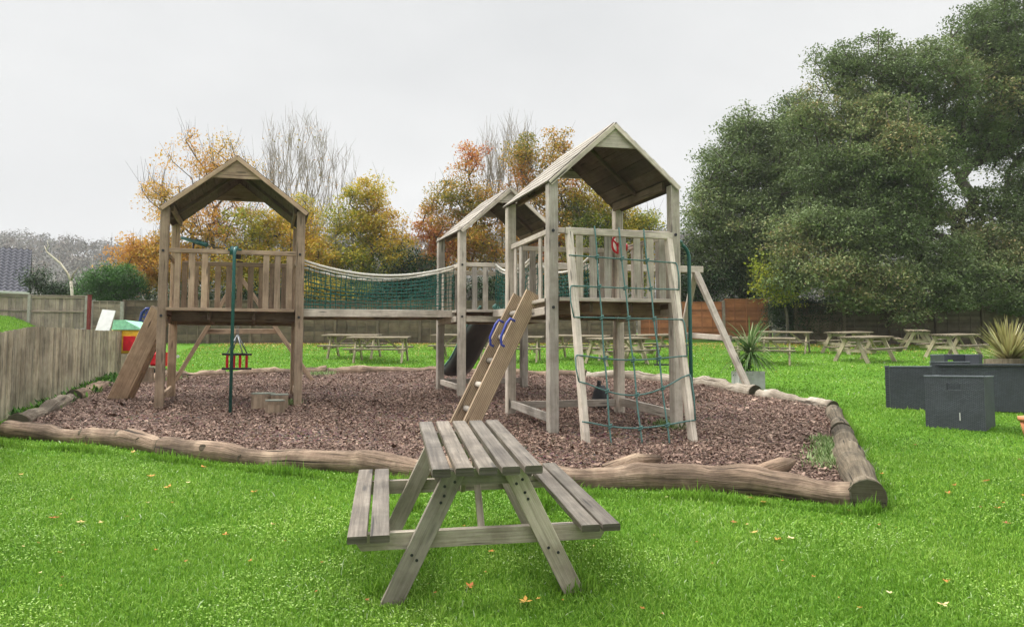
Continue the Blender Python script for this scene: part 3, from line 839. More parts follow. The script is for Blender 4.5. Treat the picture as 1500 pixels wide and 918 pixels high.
# ------------------------------------------------------------------ bridges
def bridge(label, a0, b0, a1, b1, za, zb, zra, zrb, zsag, beams=True, n=30, rows=10):
    """a0->b0 one side, a1->b1 the other"""
    c = (a0+b1)/2; T = thing('rope_bridge', label, 'rope bridge', V3(c[0], c[1], gz(c[0], c[1])), None)
    # deck planks
    m = MB(); npk = int(np.linalg.norm(b0-a0)/.13)
    for i in range(npk):
        t = (i+.5)/npk; p = a0+(b0-a0)*t; q = a1+(b1-a1)*t; z = za+(zb-za)*t-.02
        m.beam(V3(p[0], p[1], z), V3(q[0], q[1], z), .115, .03, ch=.003)
    m.build('deck', M['wood_warm_dark'], T)
    for k, (a, b) in enumerate(((a0, b0), (a1, b1))):
        d = (b-a)/np.linalg.norm(b-a)
        off = (a0-a1)/np.linalg.norm(a0-a1)*(.03 if k == 0 else -.03)
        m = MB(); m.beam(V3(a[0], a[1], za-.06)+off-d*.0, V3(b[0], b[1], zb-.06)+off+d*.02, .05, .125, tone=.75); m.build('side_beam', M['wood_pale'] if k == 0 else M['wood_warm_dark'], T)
        def top(t):
            p = a+(b-a)*t; z = zra+(zrb-zra)*t-zsag*4*t*(1-t); return V3(p[0], p[1], z)
        def bot(t):
            p = a+(b-a)*t; return V3(p[0], p[1], za+(zb-za)*t)
        m = MB(); pts = [top(t) for t in np.linspace(0, 1, 24)]; m.tube(pts, .021, 8, smooth=True)
        m.tube([p+V3(0, -.015, -.05) for p in pts], .012, 6) if k == 0 else None
        m.build('hand_rope', M['rope_white'], T)
        m = MB()
        for i in range(n+1):
            t = i/n; m.tube([top(t)+(bot(t)-top(t))*s+V3(.01*math.sin(i*1.7+s*9), .008*math.cos(i+s*7), 0) for s in np.linspace(.05, 1, 5)], .0065, 4, cap=False)
        for j in range(rows):
            s = .12+.88*j/(rows-1)
            m.tube([top(t)+(bot(t)-top(t))*s+V3(0, .01*math.sin(t*40+j), .008*math.sin(t*55+j*2)) for t in np.linspace(0, 1, n+1)], .0065, 4, cap=False)
        m.build('side_net', M['net_green'], T)
    return T
a0 = LC['FR']+lu2*.12+lu1*.06; a1 = LC['FR']+lu2*.85+lu1*.06
b0 = MC['FL']+(MC['RL']-MC['FL'])*.30-mu1*.03; b1 = MC['FL']+(MC['RL']-MC['FL'])*.92-mu1*.03
bridge('long rope bridge with green netting and sagging white ropes, between left and middle towers', a0, b0, a1, b1, 2.49, 2.56, 3.27, 3.34, .2)
a0 = MC['FL']+(MC['FR']-MC['FL'])*.36-mu2*.06; a1 = MC['FL']+(MC['FR']-MC['FL'])*.88-mu2*.06
b0 = RC['RL']+(RC['RR']-RC['RL'])*.26+ru2*.06; b1 = RC['RL']+(RC['RR']-RC['RL'])*.80+ru2*.06
bridge('short rope bridge with green netting, between middle tower and tall climbing net tower', a0, b0, a1, b1, 2.55, 2.45, 3.33, 3.27, .2, n=24)

# ------------------------------------------------------------------ swing frames and swings
def swing_frame(label, b0, apex, f1, f2, mat, brace_t):
    c = (np.array(apex)+np.array(b0))/2
    T = thing('swing_set', label, 'swing frame', V3(apex[0], apex[1], gz(apex[0], apex[1])))
    d = (apex-b0)/np.linalg.norm(apex-b0)
    m = MB(); m.beam(b0, apex+d*.08, .1, .12, tone=.7); m.build('beam', mat, T)
    for f in (f1, f2):
        g = V3(f[0], f[1], gz(f[0], f[1])-.05)
        m = MB(); m.beam(g, apex+V3(0, 0, -.02)-d*.06+(g-apex)*.01, .08, .11, up=d, tone=.6); m.build('leg', mat, T)
    p = apex+(np.array([f1[0], f1[1], gz(*f1[:2])])-apex)*brace_t; q = apex+(np.array([f2[0], f2[1], gz(*f2[:2])])-apex)*brace_t
    m = MB(); m.beam(p+d*.06, q+d*.06, .05, .1, tone=.6); m.build('crossbar', mat, T)
    return T
ap = AtY(350, 402, 15.1)
lr = (LC['RL']+LC['RR'])/2; lr = V3(AtY(351, 400, lr[1])[0], lr[1], 3.36)
swing_frame('timber A frame for swing behind the warm brown tower', lr, ap, G(251, 563), G(463, 561), M['wood_warm'], .52)
m = MB(); m.tube([V3(lr[0], lr[1]-.09, 3.44), V3(lr[0], lr[1]-.09, 3.56)], .05, 8)
capo = m.build('post_cap', M['bolt'], LT)
ap2 = AtY(1023, 395, 14.0); mb = (MC['FR']+MC['RR'])/2; mb = V3(mb[0], mb[1], 3.42)
swing_frame('pale timber A frame for swings right of the climbing net tower', mb, ap2, G(1103, 580), G(986, 557), M['wood_pale'], .56)

def cradle(label, top, zs):
    T = thing('swing', label, 'swing', V3(top[0], top[1], zs))
    c = V3(top[0], top[1], zs)
    y = .30
    j = c+V3(0, 0, .52)
    for s in (-1, 1):
        m = MB(); n = 0; pts = [top+V3(s*.02, 0, -.06), j+V3(s*.015, 0, .12)]
        L = np.linalg.norm(pts[1]-pts[0]); k = int(L/.05)
        for i in range(k):
            a = pts[0]+(pts[1]-pts[0])*(i/k); b = pts[0]+(pts[1]-pts[0])*((i+.9)/k)
            w = .010; dx = V3(w, 0, 0) if i % 2 else V3(0, w, 0)
            m.tube([a+dx, b+dx], .005, 5, cap=False); m.tube([a-dx, b-dx], .005, 5, cap=False)
        for yy in (-1, 1):
            m.tube([j+V3(0, 0, .12), c+V3(s*.15, yy*.13, .27)], .012, 5)
        m.build('chain', M['chain'], T)
    for z, r in ((.27, .022), (.0, .026)):
        m = MB(); h = .175
        ring = [c+V3(x, yy, z) for x, yy in ((-h, -h), (h, -h), (h, h), (-h, h), (-h, -h))]
        for i in range(4): m.beam(ring[i]+(ring[i]-ring[i+1])*.1, ring[i+1]+(ring[i+1]-ring[i])*.1, .045, .04, ch=.01)
        if z == 0: m.box(c+V3(0, 0, .005), .3, .3, .03)
        m.build('seat_ring' if z else 'seat', M['black_rubber'], T)
    for s in ((-.12, -.17), (.12, -.17), (-.12, .17), (.12, .17)):
        m = MB(); m.beam(c+V3(s[0], s[1], .02), c+V3(s[0], s[1], .25), .045, .03, up=(0, 1, 0)); m.build('seat_bar', M['red'], T)
    return T
tp = lr+(ap-lr)*.5
cradle('red and black cradle swing seat hanging on chains under the warm brown tower', tp, gz(tp[0], tp[1])+.42)
def flat_swing(label, top, w):
    d = (ap2-mb)/np.linalg.norm(ap2-mb)
    zs = gz(top[0], top[1])+.5
    T = thing('swing', label, 'swing', V3(top[0], top[1], zs))
    for s in (-1, 1):
        a = top+d*w*s+V3(0, 0, -.06); b = V3(a[0], a[1], zs)
        m = MB(); m.tube([a, b], .014, 6); m.build('chain', M['chain'], T)
    m = MB(); a = V3(top[0], top[1], zs); m.beam(a-d*(w+.03), a+d*(w+.03), .17, .03, ch=.01); m.build('seat', M['black_rubber'], T)
flat_swing('flat black swing seat hanging on chains inside the right A frame', mb+(ap2-mb)*.80, .22)

# black rubber bucket seat on the bark
c = G(880, 603); T = thing('bucket_seat', 'small black rubber bucket seat sitting on the bark under the tall tower', 'swing seat', c)
m = MB(); zz = [0, .06, .18, .31, .40]; rr = [.11, .14, .135, .11, .06]
m.tube([c+V3(0, 0, z) for z in zz], rr, 12); m.build('seat', M['black_rubber'], T)
m = MB(); m.tube([c+V3(-.03, -.02, .38), c+V3(-.02, -.02, .47)], .03, 8); m.build('neck', M['black_rubber'], T)

# ------------------------------------------------------------------ stump seats
def stump(label, c, r, h, group='stump seats'):
    m = MB(); n = 18; T = thing('tree_stump', label, 'stump', c, group)
    prof = [(1.04, -.03), (1.0, h*.3), (.97, h*.8), (1.0, h)]
    ang = [random.uniform(.86, 1.1) for _ in range(n)]
    n0 = 0
    for k, (f_, z) in enumerate(prof):
        for i in range(n):
            a = 2*math.pi*i/n; m.v.append(c+V3(math.cos(a)*r*f_*ang[i], math.sin(a)*r*f_*ang[i], z))
    for k in range(len(prof)-1):
        for i in range(n):
            a = k*n+i; b = k*n+(i+1) % n
            m.face((a, b, b+n, a+n), [(k*.1, i*.05), (k*.1, i*.05+.05), (k*.1+.1, i*.05+.05), (k*.1+.1, i*.05)], random.uniform(.3, .6))
    m.build('trunk', M['wood_warm'], T)
    m = MB()
    base = len(m.v)
    for i in range(n):
        a = 2*math.pi*i/n; m.v.append(c+V3(math.cos(a)*r*1.01*ang[i], math.sin(a)*r*1.01*ang[i], h+.003))
    for i in range(n):
        a = 2*math.pi*i/n; m.v.append(c+V3(math.cos(a)*r*1.0*ang[i], math.sin(a)*r*1.0*ang[i], h+.02))
    m.face(tuple(range(n, 2*n)), [(math.cos(6.28*i/n)*.2, math.sin(6.28*i/n)*.2) for i in range(n)], .7)
    for i in range(n): m.face((i, (i+1) % n, n+(i+1) % n, n+i), [(0, 0)]*4, .5)
    m.build('cut_top', M['stump_top'], T)
M['stump_top'] = wood('mossy grey cut wood', (.42, .45, .38), (.32, .35, .29), (.18, .2, .15), algae=.3, knots=False)
stump('back stump of the touching cut stumps near the fire pole, wide grey top', G(384, 603), .17, .27)
stump('shorter stump at the front of the touching stumps near the fire pole', G(402, 612), .13, .24)
stump('stump on the right of the touching stumps near the warm brown tower', G(409, 604), .14, .26)
stump('brown stump by the toy playhouse behind the ramp', G(205, 565), .24, .36)

# ------------------------------------------------------------------ edging logs
def log(label, P, r0, r1, mat, lift=None, rough=.06, bend=.03, seg=22, knobs=0, cut=True):
    P = [np.array(p, float) for p in P]
    c = (P[0]+P[-1])/2; T = thing('edging_log', label, 'log', V3(c[0], c[1], gz(c[0], c[1])), 'logs edging the bark play area')
    pts = []; rs = []
    Ls = [0]
    for i in range(1, len(P)): Ls.append(Ls[-1]+np.linalg.norm(P[i]-P[i-1]))
    for k in range(seg):
        s = k/(seg-1)*Ls[-1]; i = max(j for j in range(len(P)) if Ls[j] <= s+1e-9); i = min(i, len(P)-2)
        t = (s-Ls[i])/(Ls[i+1]-Ls[i]); p = P[i]*(1-t)+P[i+1]*t
        f = k/(seg-1); r = r0+(r1-r0)*f
        r *= 1+.09*math.sin(f*9+r0*70)+.07*math.sin(f*23+2)+.04*math.sin(f*51)
        p = V3(p[0], p[1], gz(p[0], p[1])+r*.62)+V3(0, bend*math.sin(f*7+r0*30), bend*.35*math.sin(f*11))
        pts.append(p); rs.append(r)
    m = MB(); m.tube(pts, rs, 16, rough=rough, tone=.5); 
    o = m.build('log_body', mat, T)
    for k in range(knobs):
        i = random.randint(3, seg-4); q = pts[i]; a = random.uniform(-.1, .8)
        dd = V3(random.uniform(-.2, .2), -math.cos(a)*.9, math.sin(a))
        m = MB(); m.tube([q+dd*rs[i]*.5, q+dd*rs[i]*1.12], [.06, .038], 9, rough=.1); m.build('knot', M['log_dark'], T)
    for e, dd in ((0, -1), (-1, 1)):
        d = (pts[1]-pts[0]) if e == 0 else (pts[-1]-pts[-2]); d /= np.linalg.norm(d)
        m = MB(); m.tube([pts[e]+d*dd*.001, pts[e]+d*dd*.012], rs[e]*.97, 16, rough=.03, smooth=False); m.build('cut_end', M['log_end'], T)
    return T
M['log_end'] = wood('dark cut log end', (.22, .2, .13), (.15, .135, .085), (.07, .06, .04), algae=.3, knots=False)
log('brown front log at the fence corner, with knots and dark cut end', [G(12, 638), G(130, 648), G(243, 662)], .105, .11, M['log'], knobs=4)
log('long pinkish front log left of the picnic table', [G(240, 665), G(430, 684), G(640, 701)], .105, .115, M['log'], knobs=2)
log('twisted weathered front log right of the picnic table, with a broken branch stub', [G(640, 703), G(850, 712), G(1000, 716), G(1140, 726), G(1245, 738)], .115, .13, M['log'], rough=.09, seg=30, knobs=1)
log('dark mossy log along the lawn side with wide cut end facing forward', [G(1269, 744), G(1248, 690), G(1233, 645)], .145, .125, M['log_dark'], rough=.03)
log('dark log along the lawn side beyond the wide cut end', [G(1233, 643), G(1220, 606)], .11, .10, M['log_dark'], rough=.04)
log('pale curving log ending by the dark log corner, right of the A frame', [G(1220, 604), G(1170, 594), G(1112, 584)], .10, .11, M['log_pale'])
log('pale log in front of the concrete planter', [G(1106, 582), G(1060, 573), G(1012, 566)], .12, .14, M['log_pale'], knobs=1)
log('pale back log behind the climbing net tower', [G(1010, 565), G(930, 558), G(860, 555)], .13, .12, M['log_pale'])
log('orange brown back log between middle tower and climbing net', [G(858, 555), G(800, 553), G(690, 548)], .11, .10, M['log'])
log('back log behind the long rope bridge near two picnic tables', [G(688, 548), G(600, 547), G(480, 549)], .10, .11, M['log'])
log('back log behind the red swing seat', [G(478, 549), G(400, 550), G(330, 553)], .12, .10, M['log'])
log('back log ending beside the toy playhouse', [G(328, 554), G(270, 557), G(217, 562)], .11, .14, M['log'])
log('weathered log by the fence foot, next to the near corner', [G(26, 630), G(75, 606), G(104, 591)], .12, .12, M['log_dark2'], rough=.1, knobs=2)
log('thin log by the fence foot, beyond the weathered one', [G(108, 590), G(135, 577), G(158, 568)], .12, .10, M['log'], rough=.1)
# broken branch stub part
m = MB(); a = G(935, 708); a[2] += .16
m.tube([a+V3(-.3, 0, -.06), a+V3(0, .05, .04), a+V3(.22, .12, .05)], [.07, .075, .03], 10, rough=.15)
stub_parent = [o for o in COL.objects if o.get('label', '').startswith('twisted weathered')][0]
m.build('branch_stub', M['log'], stub_parent)
m = MB(); a = G(1150, 722); a[2] += .18
m.tube([a+V3(-.35, 0, -.06), a+V3(0, .03, .05), a+V3(.12, .1, .08)], [.08, .07, .025], 10, rough=.15); m.build('branch_stub', M['log'], stub_parent)

# ------------------------------------------------------------------ picnic tables
def picnic(name_label, L=1.6, W=.61, H=.75, SH=.42, SW=.73, mt=None, mts=None, ml=None, nboards=5, foot=.495, detail=True):
    mt = mt or M['wood_table']; ml = ml or M['wood_table_leg']; mts = mts or mt
    T = thing('picnic_table', name_label, 'picnic table', (0, 0, 0), None)
    bw = W/nboards
    for i in range(nboards):
        x = -W/2+bw*(i+.5); m = MB(); j = random.uniform(-.008, .008)
        m.beam(V3(x, -L/2+j, H-.02), V3(x, L/2+j, H-.02), bw-.026, .044, ch=.006, tone=random.random()); m.build('tabletop_board', mt, T, local=True)
    for s in (-1, 1):
        for k in (0, 1):
            x = s*(SW-.055-k*.115); m = MB(); m.beam(V3(x, -L/2+.01, SH-.02), V3(x, L/2-.01, SH-.02), .10, .038, ch=.004, tone=random.random()*.6+(.3 if s < 0 else 0)); m.build('seat_board', mts, T, local=True)
    yl = L/2-.2
    for s in (-1, 1):
        y = s*yl
        m = MB(); pts = [V3(-W/2+.01, y-.022, H-.042), V3(W/2-.01, y-.022, H-.042), V3(W/2-.06, y-.022, H-.13), V3(-W/2+.06, y-.022, H-.13)]
        m.prism(pts, V3(0, .044, 0), tone=.6); m.build('top_bearer', ml, T, local=True)
        m = MB(); z0 = SH-.042
        pts = [V3(-SW+.01, y-.022, z0), V3(SW-.01, y-.022, z0), V3(SW-.07, y-.022, z0-.09), V3(-SW+.07, y-.022, z0-.09)]
        m.prism(pts, V3(0, .044, 0), tone=.8); m.build('seat_bearer', ml, T, local=True)
        for q in (-1, 1):
            m = MB(); a = V3(q*(foot+.02), y-.046*1, -.02); b = V3(q*.16, y-.046*1, H-.05)
            m.beam(a, b, .11, .044, up=(0, 1, 0), ch=.003); m.build('leg', ml, T, local=True)
            if detail and s == -1:
                for t in (.06, .11): pass
                d = (b-a); 
                for (tt, off) in ((.90, -.022), (.93, .022), (.83, .0), (.40, -.02), (.36, .02), (.78, -.0)):
                    c = a+d*tt+V3(off, -.0225, 0); m = MB(); m.tube([c+V3(0, .002, 0), c+V3(0, -.002, 0)], .0085, 8); m.build('bolt', M['bolt'], T, local=True)
        m = MB(); m.beam(V3(0, y-s*.05, SH-.11), V3(0, s*.18, H-.05), .055, .035, up=(1, 0, 0), tone=.9); m.build('brace', ml, T, local=True)
    return T
def place(T, x, y, yaw, sc=1.0):
    T.location = (x, y, gz(x, y)); T.rotation_euler = (Matrix.Rotation(math.atan(SL), 3, 'X') @ Matrix.Rotation(yaw, 3, 'Z')).to_euler()
    T.scale = (1, 1, 1)
NT = picnic('damp weathered picnic table on the grass in front of the bark area, largest and nearest')
fw = np.array([-.166, .986]); near = np.array([-.125, 3.98]); c = near+fw*.80
place(NT, c[0], c[1], math.atan2(.166, .986))

FT = picnic('x', L=1.75, W=.72, H=.72, SW=.75, mt=M['wood_far_top'], mts=M['wood_far_top'], ml=M['wood_far_table'], detail=False)
def far_table(px, py, yaw_deg, label, first=[True]):
    g = G(px, py); T = FT if first[0] else copy_tree(FT); first[0] = False
    T['label'] = label; T['group'] = 'picnic tables on the far lawn'
    place(T, g[0], g[1], R(yaw_deg)); return T
far_table(517, 524, 84, 'far picnic table behind another, seen below the left end of the long bridge')
far_table(556, 530, 88, 'picnic table seen side on below the long rope bridge, nearer of the pair')
far_table(676, 524, 80, 'picnic table half hidden behind the black slide')
far_table(752, 529, 82, 'picnic table seen behind the ribbed ladder')
far_table(850, 526, 68, 'picnic table between the tall tower front post and the climbing net')
far_table(905, 533, -62, 'picnic table behind the left half of the climbing net')
far_table(955, 524, -60, 'picnic table behind the right half of the climbing net')
far_table(1116, 532, 70, 'picnic table directly behind the cordyline planter')
far_table(1150, 516, 60, 'small far picnic table behind the planter one, near the ivy hedge')
far_table(1243, 517, -58, 'far picnic table in front of the hedge, behind a nearer table')
far_table(1268, 529, -56, 'picnic table in the open lawn between planter and dark wicker set')
far_table(1343, 512, -22, 'far picnic table close to the brown fence, seen end on')
far_table(1398, 523, -58, 'picnic table beside the spiky plant, behind the dark wicker set')

# ------------------------------------------------------------------ wicker furniture
def wicker_chair(label, c, yaw, w=.68, d=.66, h=.68, slot=True):
    """local: back of the chair at -y, open front at +y"""
    T = thing('wicker_chair', label, 'garden chair', (c[0], c[1], gz(c[0], c[1])-.02), 'dark cube wicker chairs')
    t = .06
    m = MB(); m.box(V3(0, -d/2+t/2, h/2), w, t, h, tone=.5) if not slot else None
    if slot:
        for (x0, x1, z0, z1) in ((-w/2, w/2, 0, h-.17), (-w/2, -.08, h-.17, h-.09), (.08, w/2, h-.17, h-.09), (-w/2, w/2, h-.09, h)):
            m.box(V3((x0+x1)/2, -d/2+t/2, (z0+z1)/2), x1-x0, t, z1-z0, ch=.0005)
    m.build('backrest', M['wicker'], T, local=True)
    for s in (-1, 1):
        m = MB(); m.box(V3(s*(w/2-t/2), t/2+.001, h/2), d-t, t, h-.01, yaw=math.pi/2); m.build('arm', M['wicker'], T, local=True)
    m = MB(); m.box(V3(0, -d/2+t/2, h+.006), w+.008, t+.012, .022, ch=.008, tone=.5); m.build('rim', M['wicker_rim_highlight'], T, local=True)
    for s in (-1, 1):
        m = MB(); m.box(V3(s*(w/2-t/2), t/2+.008, h+.001), d-t-.014, t+.012, .022, yaw=math.pi/2, ch=.008, tone=.5); m.build('rim', M['wicker_rim_highlight'], T, local=True)
    m = MB(); m.box(V3(0, .02, .26), w-2*t-.004, d-t-.06, .07); m.build('seat', M['wicker'], T, local=True)
    T.rotation_euler = (0, 0, yaw); return T
g = G(1410, 630)
T = wicker_chair('dark grey wicker cube chair with handle slot in its back, nearest of the set', (g[0]+.16, g[1]+.30), R(-42))
m = MB(); m.box(V3(.06, -.335, .17), .012, .004, .10); m.build('tag', M['white'], T, local=True)
g = G(1331, 600); wicker_chair('dark grey wicker cube chair at the left end of the set, plain side showing', (g[0]+.15, g[1]+.27), R(-117), w=.6, d=.64, h=.66, slot=False)
g = G(1392, 585); wicker_chair('dark grey wicker cube chair tucked between the left one and the table', (g[0]+.45, g[1]+.75), R(-117), w=.6, d=.6, h=.60, slot=False)
g = G(1455, 580); wicker_chair('dark grey wicker cube chair on the far side of the wicker table', (g[0]-.1, g[1]+.9), R(172), w=.66, d=.62, h=.69)
g = G(1475, 606)
T = thing('wicker_table', 'dark grey wicker box table behind the nearest cube chair', 'garden table', (g[0]+.45, g[1]+.55, gz(g[0], g[1]+.55)-.02))
m = MB(); m.box(V3(0, -.6, .34), 1.9, .05, .68); m.box(V3(0, .6, .34), 1.9, .05, .68); m.box(V3(-.92, 0, .34), .05, 1.15, .68); m.box(V3(.92, 0, .34), .05, 1.15, .68); m.build('base', M['wicker'], T, local=True)
m = MB(); m.box(V3(0, 0, .70), 1.98, 1.3, .035); m.build('top', M['wicker'], T, local=True)
T.rotation_euler = (0, 0, R(-32))

# terracotta pot at the frame edge
g = G(1513, 640); T = thing('terracotta_pot', 'orange terracotta pot on the grass right of the wicker chairs', 'pot', g)
m = MB(); m.tube([g, g+V3(0, 0, .2)], [.09, .13], 16); m.build('pot_body', M['terracotta'], T)
m = MB(); m.tube([g+V3(0, 0, .2), g+V3(0, 0, .25)], [.15, .15], 16); m.build('rim', M['terracotta'], T)

# ------------------------------------------------------------------ plants in planters
def strap_leaves(c, n, L, w, up, droop, mat, parent, name='leaves', spread=1.0):
    V = []; r = []
    for i in range(n):
        a = random.random()*6.283; el = math.radians(random.uniform(*up)); l = L*random.uniform(.6, 1.1)
        d = V3(math.cos(a)*math.cos(el), math.sin(a)*math.cos(el), math.sin(el)); e = V3(-math.sin(a), math.cos(a), 0)*w/2
        p = np.array(c, float); rr = random.random(); K = 6; prev = p; 
        for k in range(1, K+1):
            q = prev+d*l/K; d = d+V3(0, 0, -droop/K); d /= np.linalg.norm(d)
            w0 = 1-((k-1)/K)**2*.9; w1 = 1-(k/K)**2*.92
            V.append([prev-e*w0, prev+e*w0, q+e*w1, q-e*w1]); r.append(rr); prev = q
    return npmesh(name, np.array(V), 4, mat, parent, {'rnd': np.array(r)})
M['cordy'] = leafmat('cordyline leaves', [(0, (.06, .12, .03)), (.5, (.16, .27, .09)), (1, (.46, .46, .27))], .3)
M['phormium'] = leafmat('phormium leaves', [(0, (.14, .12, .035)), (.4, (.30, .27, .10)), (.8, (.50, .45, .22)), (1, (.66, .6, .42))], .25)
g = G(1101, 572); g[1] += .2; g[2] = gz(g[0], g[1])
T = thing('planter', 'square grey concrete planter on the lawn behind the A frame leg', 'planter', g)
m = MB()
for s in (-1, 1):
    m.box(g+V3(s*.22, 0, .17), .05, .49, .36, ch=.01); m.box(g+V3(0, s*.22, .17), .39, .05, .36, ch=.01)
m.box(g+V3(0, 0, .30), .38, .38, .03); m.build('planter_body', M['concrete'], T)
T = thing('cordyline', 'spiky green cordyline growing in the concrete planter', 'plant', g+V3(0, 0, .3))
m = MB(); m.tube([g+V3(.02, 0, .28), g+V3(.03, 0, .55), g+V3(.05, 0, .72)], [.035, .03, .03], 8); m.build('trunk', M['bark'], T)
strap_leaves(g+V3(.05, 0, .68), 190, .80, .036, (-20, 75), 1.1, M['cordy'], T)
T = thing('shrub', 'small leafy shrub beside the cordyline stem', 'plant', g+V3(-.13, -.1, .3))
V = []; rr = []
for i in range(500):
    q = g+V3(-.12, -.1, .42)+RNG.normal(0, .085, 3); V.append(rand_rot_quads(q[None], np.array([.022]), np.array([.016]), .8)[0]); rr.append(random.random())
npmesh('leaves', np.array(V), 4, M['ivy'], T, {'rnd': np.array(rr)})

g = AtY(1478, 520, 15.5); g[2] = gz(g[0], g[1])
T = thing('barrel_planter', 'brown wooden tub holding the spiky bronze plant', 'planter', g)
m = MB(); m.tube([g, g+V3(0, 0, .25), g+V3(0, 0, .5)], [.42, .48, .46], 18, smooth=False); m.build('tub', M['wood_roof_brown'], T)
T = thing('phormium', 'spiky bronze green phormium with long sword leaves', 'plant', g+V3(0, 0, .45))
strap_leaves(g+V3(0, 0, .42), 240, .95, .055, (18, 88), .35, M['phormium'], T)

# ------------------------------------------------------------------ fences
def closeboard(label, P, H, mat, name='fence', bw=.1, wave=.0):
    c = P[0]; T = thing(name, label, 'fence', V3(c[0], c[1], gz(*c[:2])))
    m = MB(); tot = []
    for i in range(len(P)-1):
        a, b = P[i], P[i+1]; L = np.linalg.norm((b-a)[:2]); n = max(1, int(L/bw))
        for k in range(n):
            t = (k+.5)/n; p = a+(b-a)*t; h = H[i]+(H[i+1]-H[i])*t
            z = gz(p[0], p[1]); d = (b-a)/np.linalg.norm(b-a); n_ = perp(d)*(.008 if k % 2 else 0)
            hh = h+random.uniform(-.006, .006)
            m.beam(V3(p[0], p[1], z-.02)+n_, V3(p[0], p[1], z+hh)+n_, .018, bw*.97, up=d, ch=.003)
    m.build('boards', mat, T)
    m = MB()
    for i in range(len(P)-1):
        a, b = P[i], P[i+1]; d = (b-a)/np.linalg.norm(b-a); n_ = perp(d)*.05
        for fr_ in (.2, .8):
            p = V3(a[0], a[1], gz(*a[:2])+H[i]*fr_)+n_; q = V3(b[0], b[1], gz(*b[:2])+H[i+1]*fr_)+n_
            m.beam(p, q, .05, .07)
    m.build('rail', mat, T)
    return T
def topz(px, py, P): return AtY(px, py, P[1])[2]-gz(P[0], P[1])
Q = []; Hs = []
for (bx, by, ty) in ((-330, 760, 470), (-160, 690, 482), (-60, 642, 490), (0, 617, 486), (39, 600, 478.5), (78, 586, 479.5), (129, 566, 483), (160, 554.5, 484.5), (184, 546, 485)):
    p = G(bx, by); Q.append(p); Hs.append(topz(bx, ty, p))
closeboard('low green grey closeboard fence with a wavy top beside the bark area', Q, Hs, M['fence_old'])

# raised garden lawn behind the low fence
def bank_edge(y): return min(FENCE_X(min(y, 18.2))-.12, -.585*y)
def bank_z(x, y):
    t = min(1, max(0, (bank_edge(y)-x)/3.2)); q = min(1, max(0, (y-9)/9))
    return gz(x, y)+.01+1.2*t*t*(3-2*t)*q+.04*math.sin(x*1.7+y*.9)*t
def bank_grass():
    X = RNG.uniform(-24, -6, 260000); Y = RNG.uniform(10, 31, 260000)
    k = (X > -Y*.76) & (X < np.minimum(FENCE_X(np.minimum(Y, 18.2))-.2, -.585*Y)); X, Y = X[k], Y[k]
    Z = np.array([bank_z(a, b) for a, b in zip(X, Y)]); n = len(X); a = RNG.uniform(0, 6.283, n)
    s_ = np.stack([np.cos(a), np.sin(a), 0*a], 1)*.012; b = np.stack([X, Y, Z], 1); d = RNG.normal(0, .5, (n, 3)); d[:, 2] = 1; d /= np.linalg.norm(d, axis=1)[:, None]
    t = b+d*(.04*RNG.lognormal(0, .4, n))[:, None]
    o = npmesh('bank_grass', np.stack([b-s_, b+s_, t+s_*.2, t-s_*.2], 1), 4, M['grass'], attrs={'rnd': RNG.beta(3, 3, n)*.9})
    setp(o, label='grass on the raised garden behind the low closeboard fence', kind='stuff')
def bank():
    v = []; f = []; xs = np.linspace(0, 1, 40)**1.4; ys = np.linspace(9, 31, 40)
    for y in ys:
        xf = bank_edge(y)
        for s in xs:
            x = xf-s*22
            v.append((x, y, bank_z(x, y)))
    n = len(xs)
    for j in range(len(ys)-1):
        for i in range(n-1): a = j*n+i; f.append((a, a+n, a+n+1, a+1))
    me = bpy.data.meshes.new('raised_lawn'); me.from_pydata(v, [], f); me.materials.append(M['lawn'])
    for p in me.polygons: p.use_smooth = True
    o = bpy.data.objects.new('raised_lawn', me); COL.objects.link(o); setp(o, kind='structure')
bank(); bank_grass()

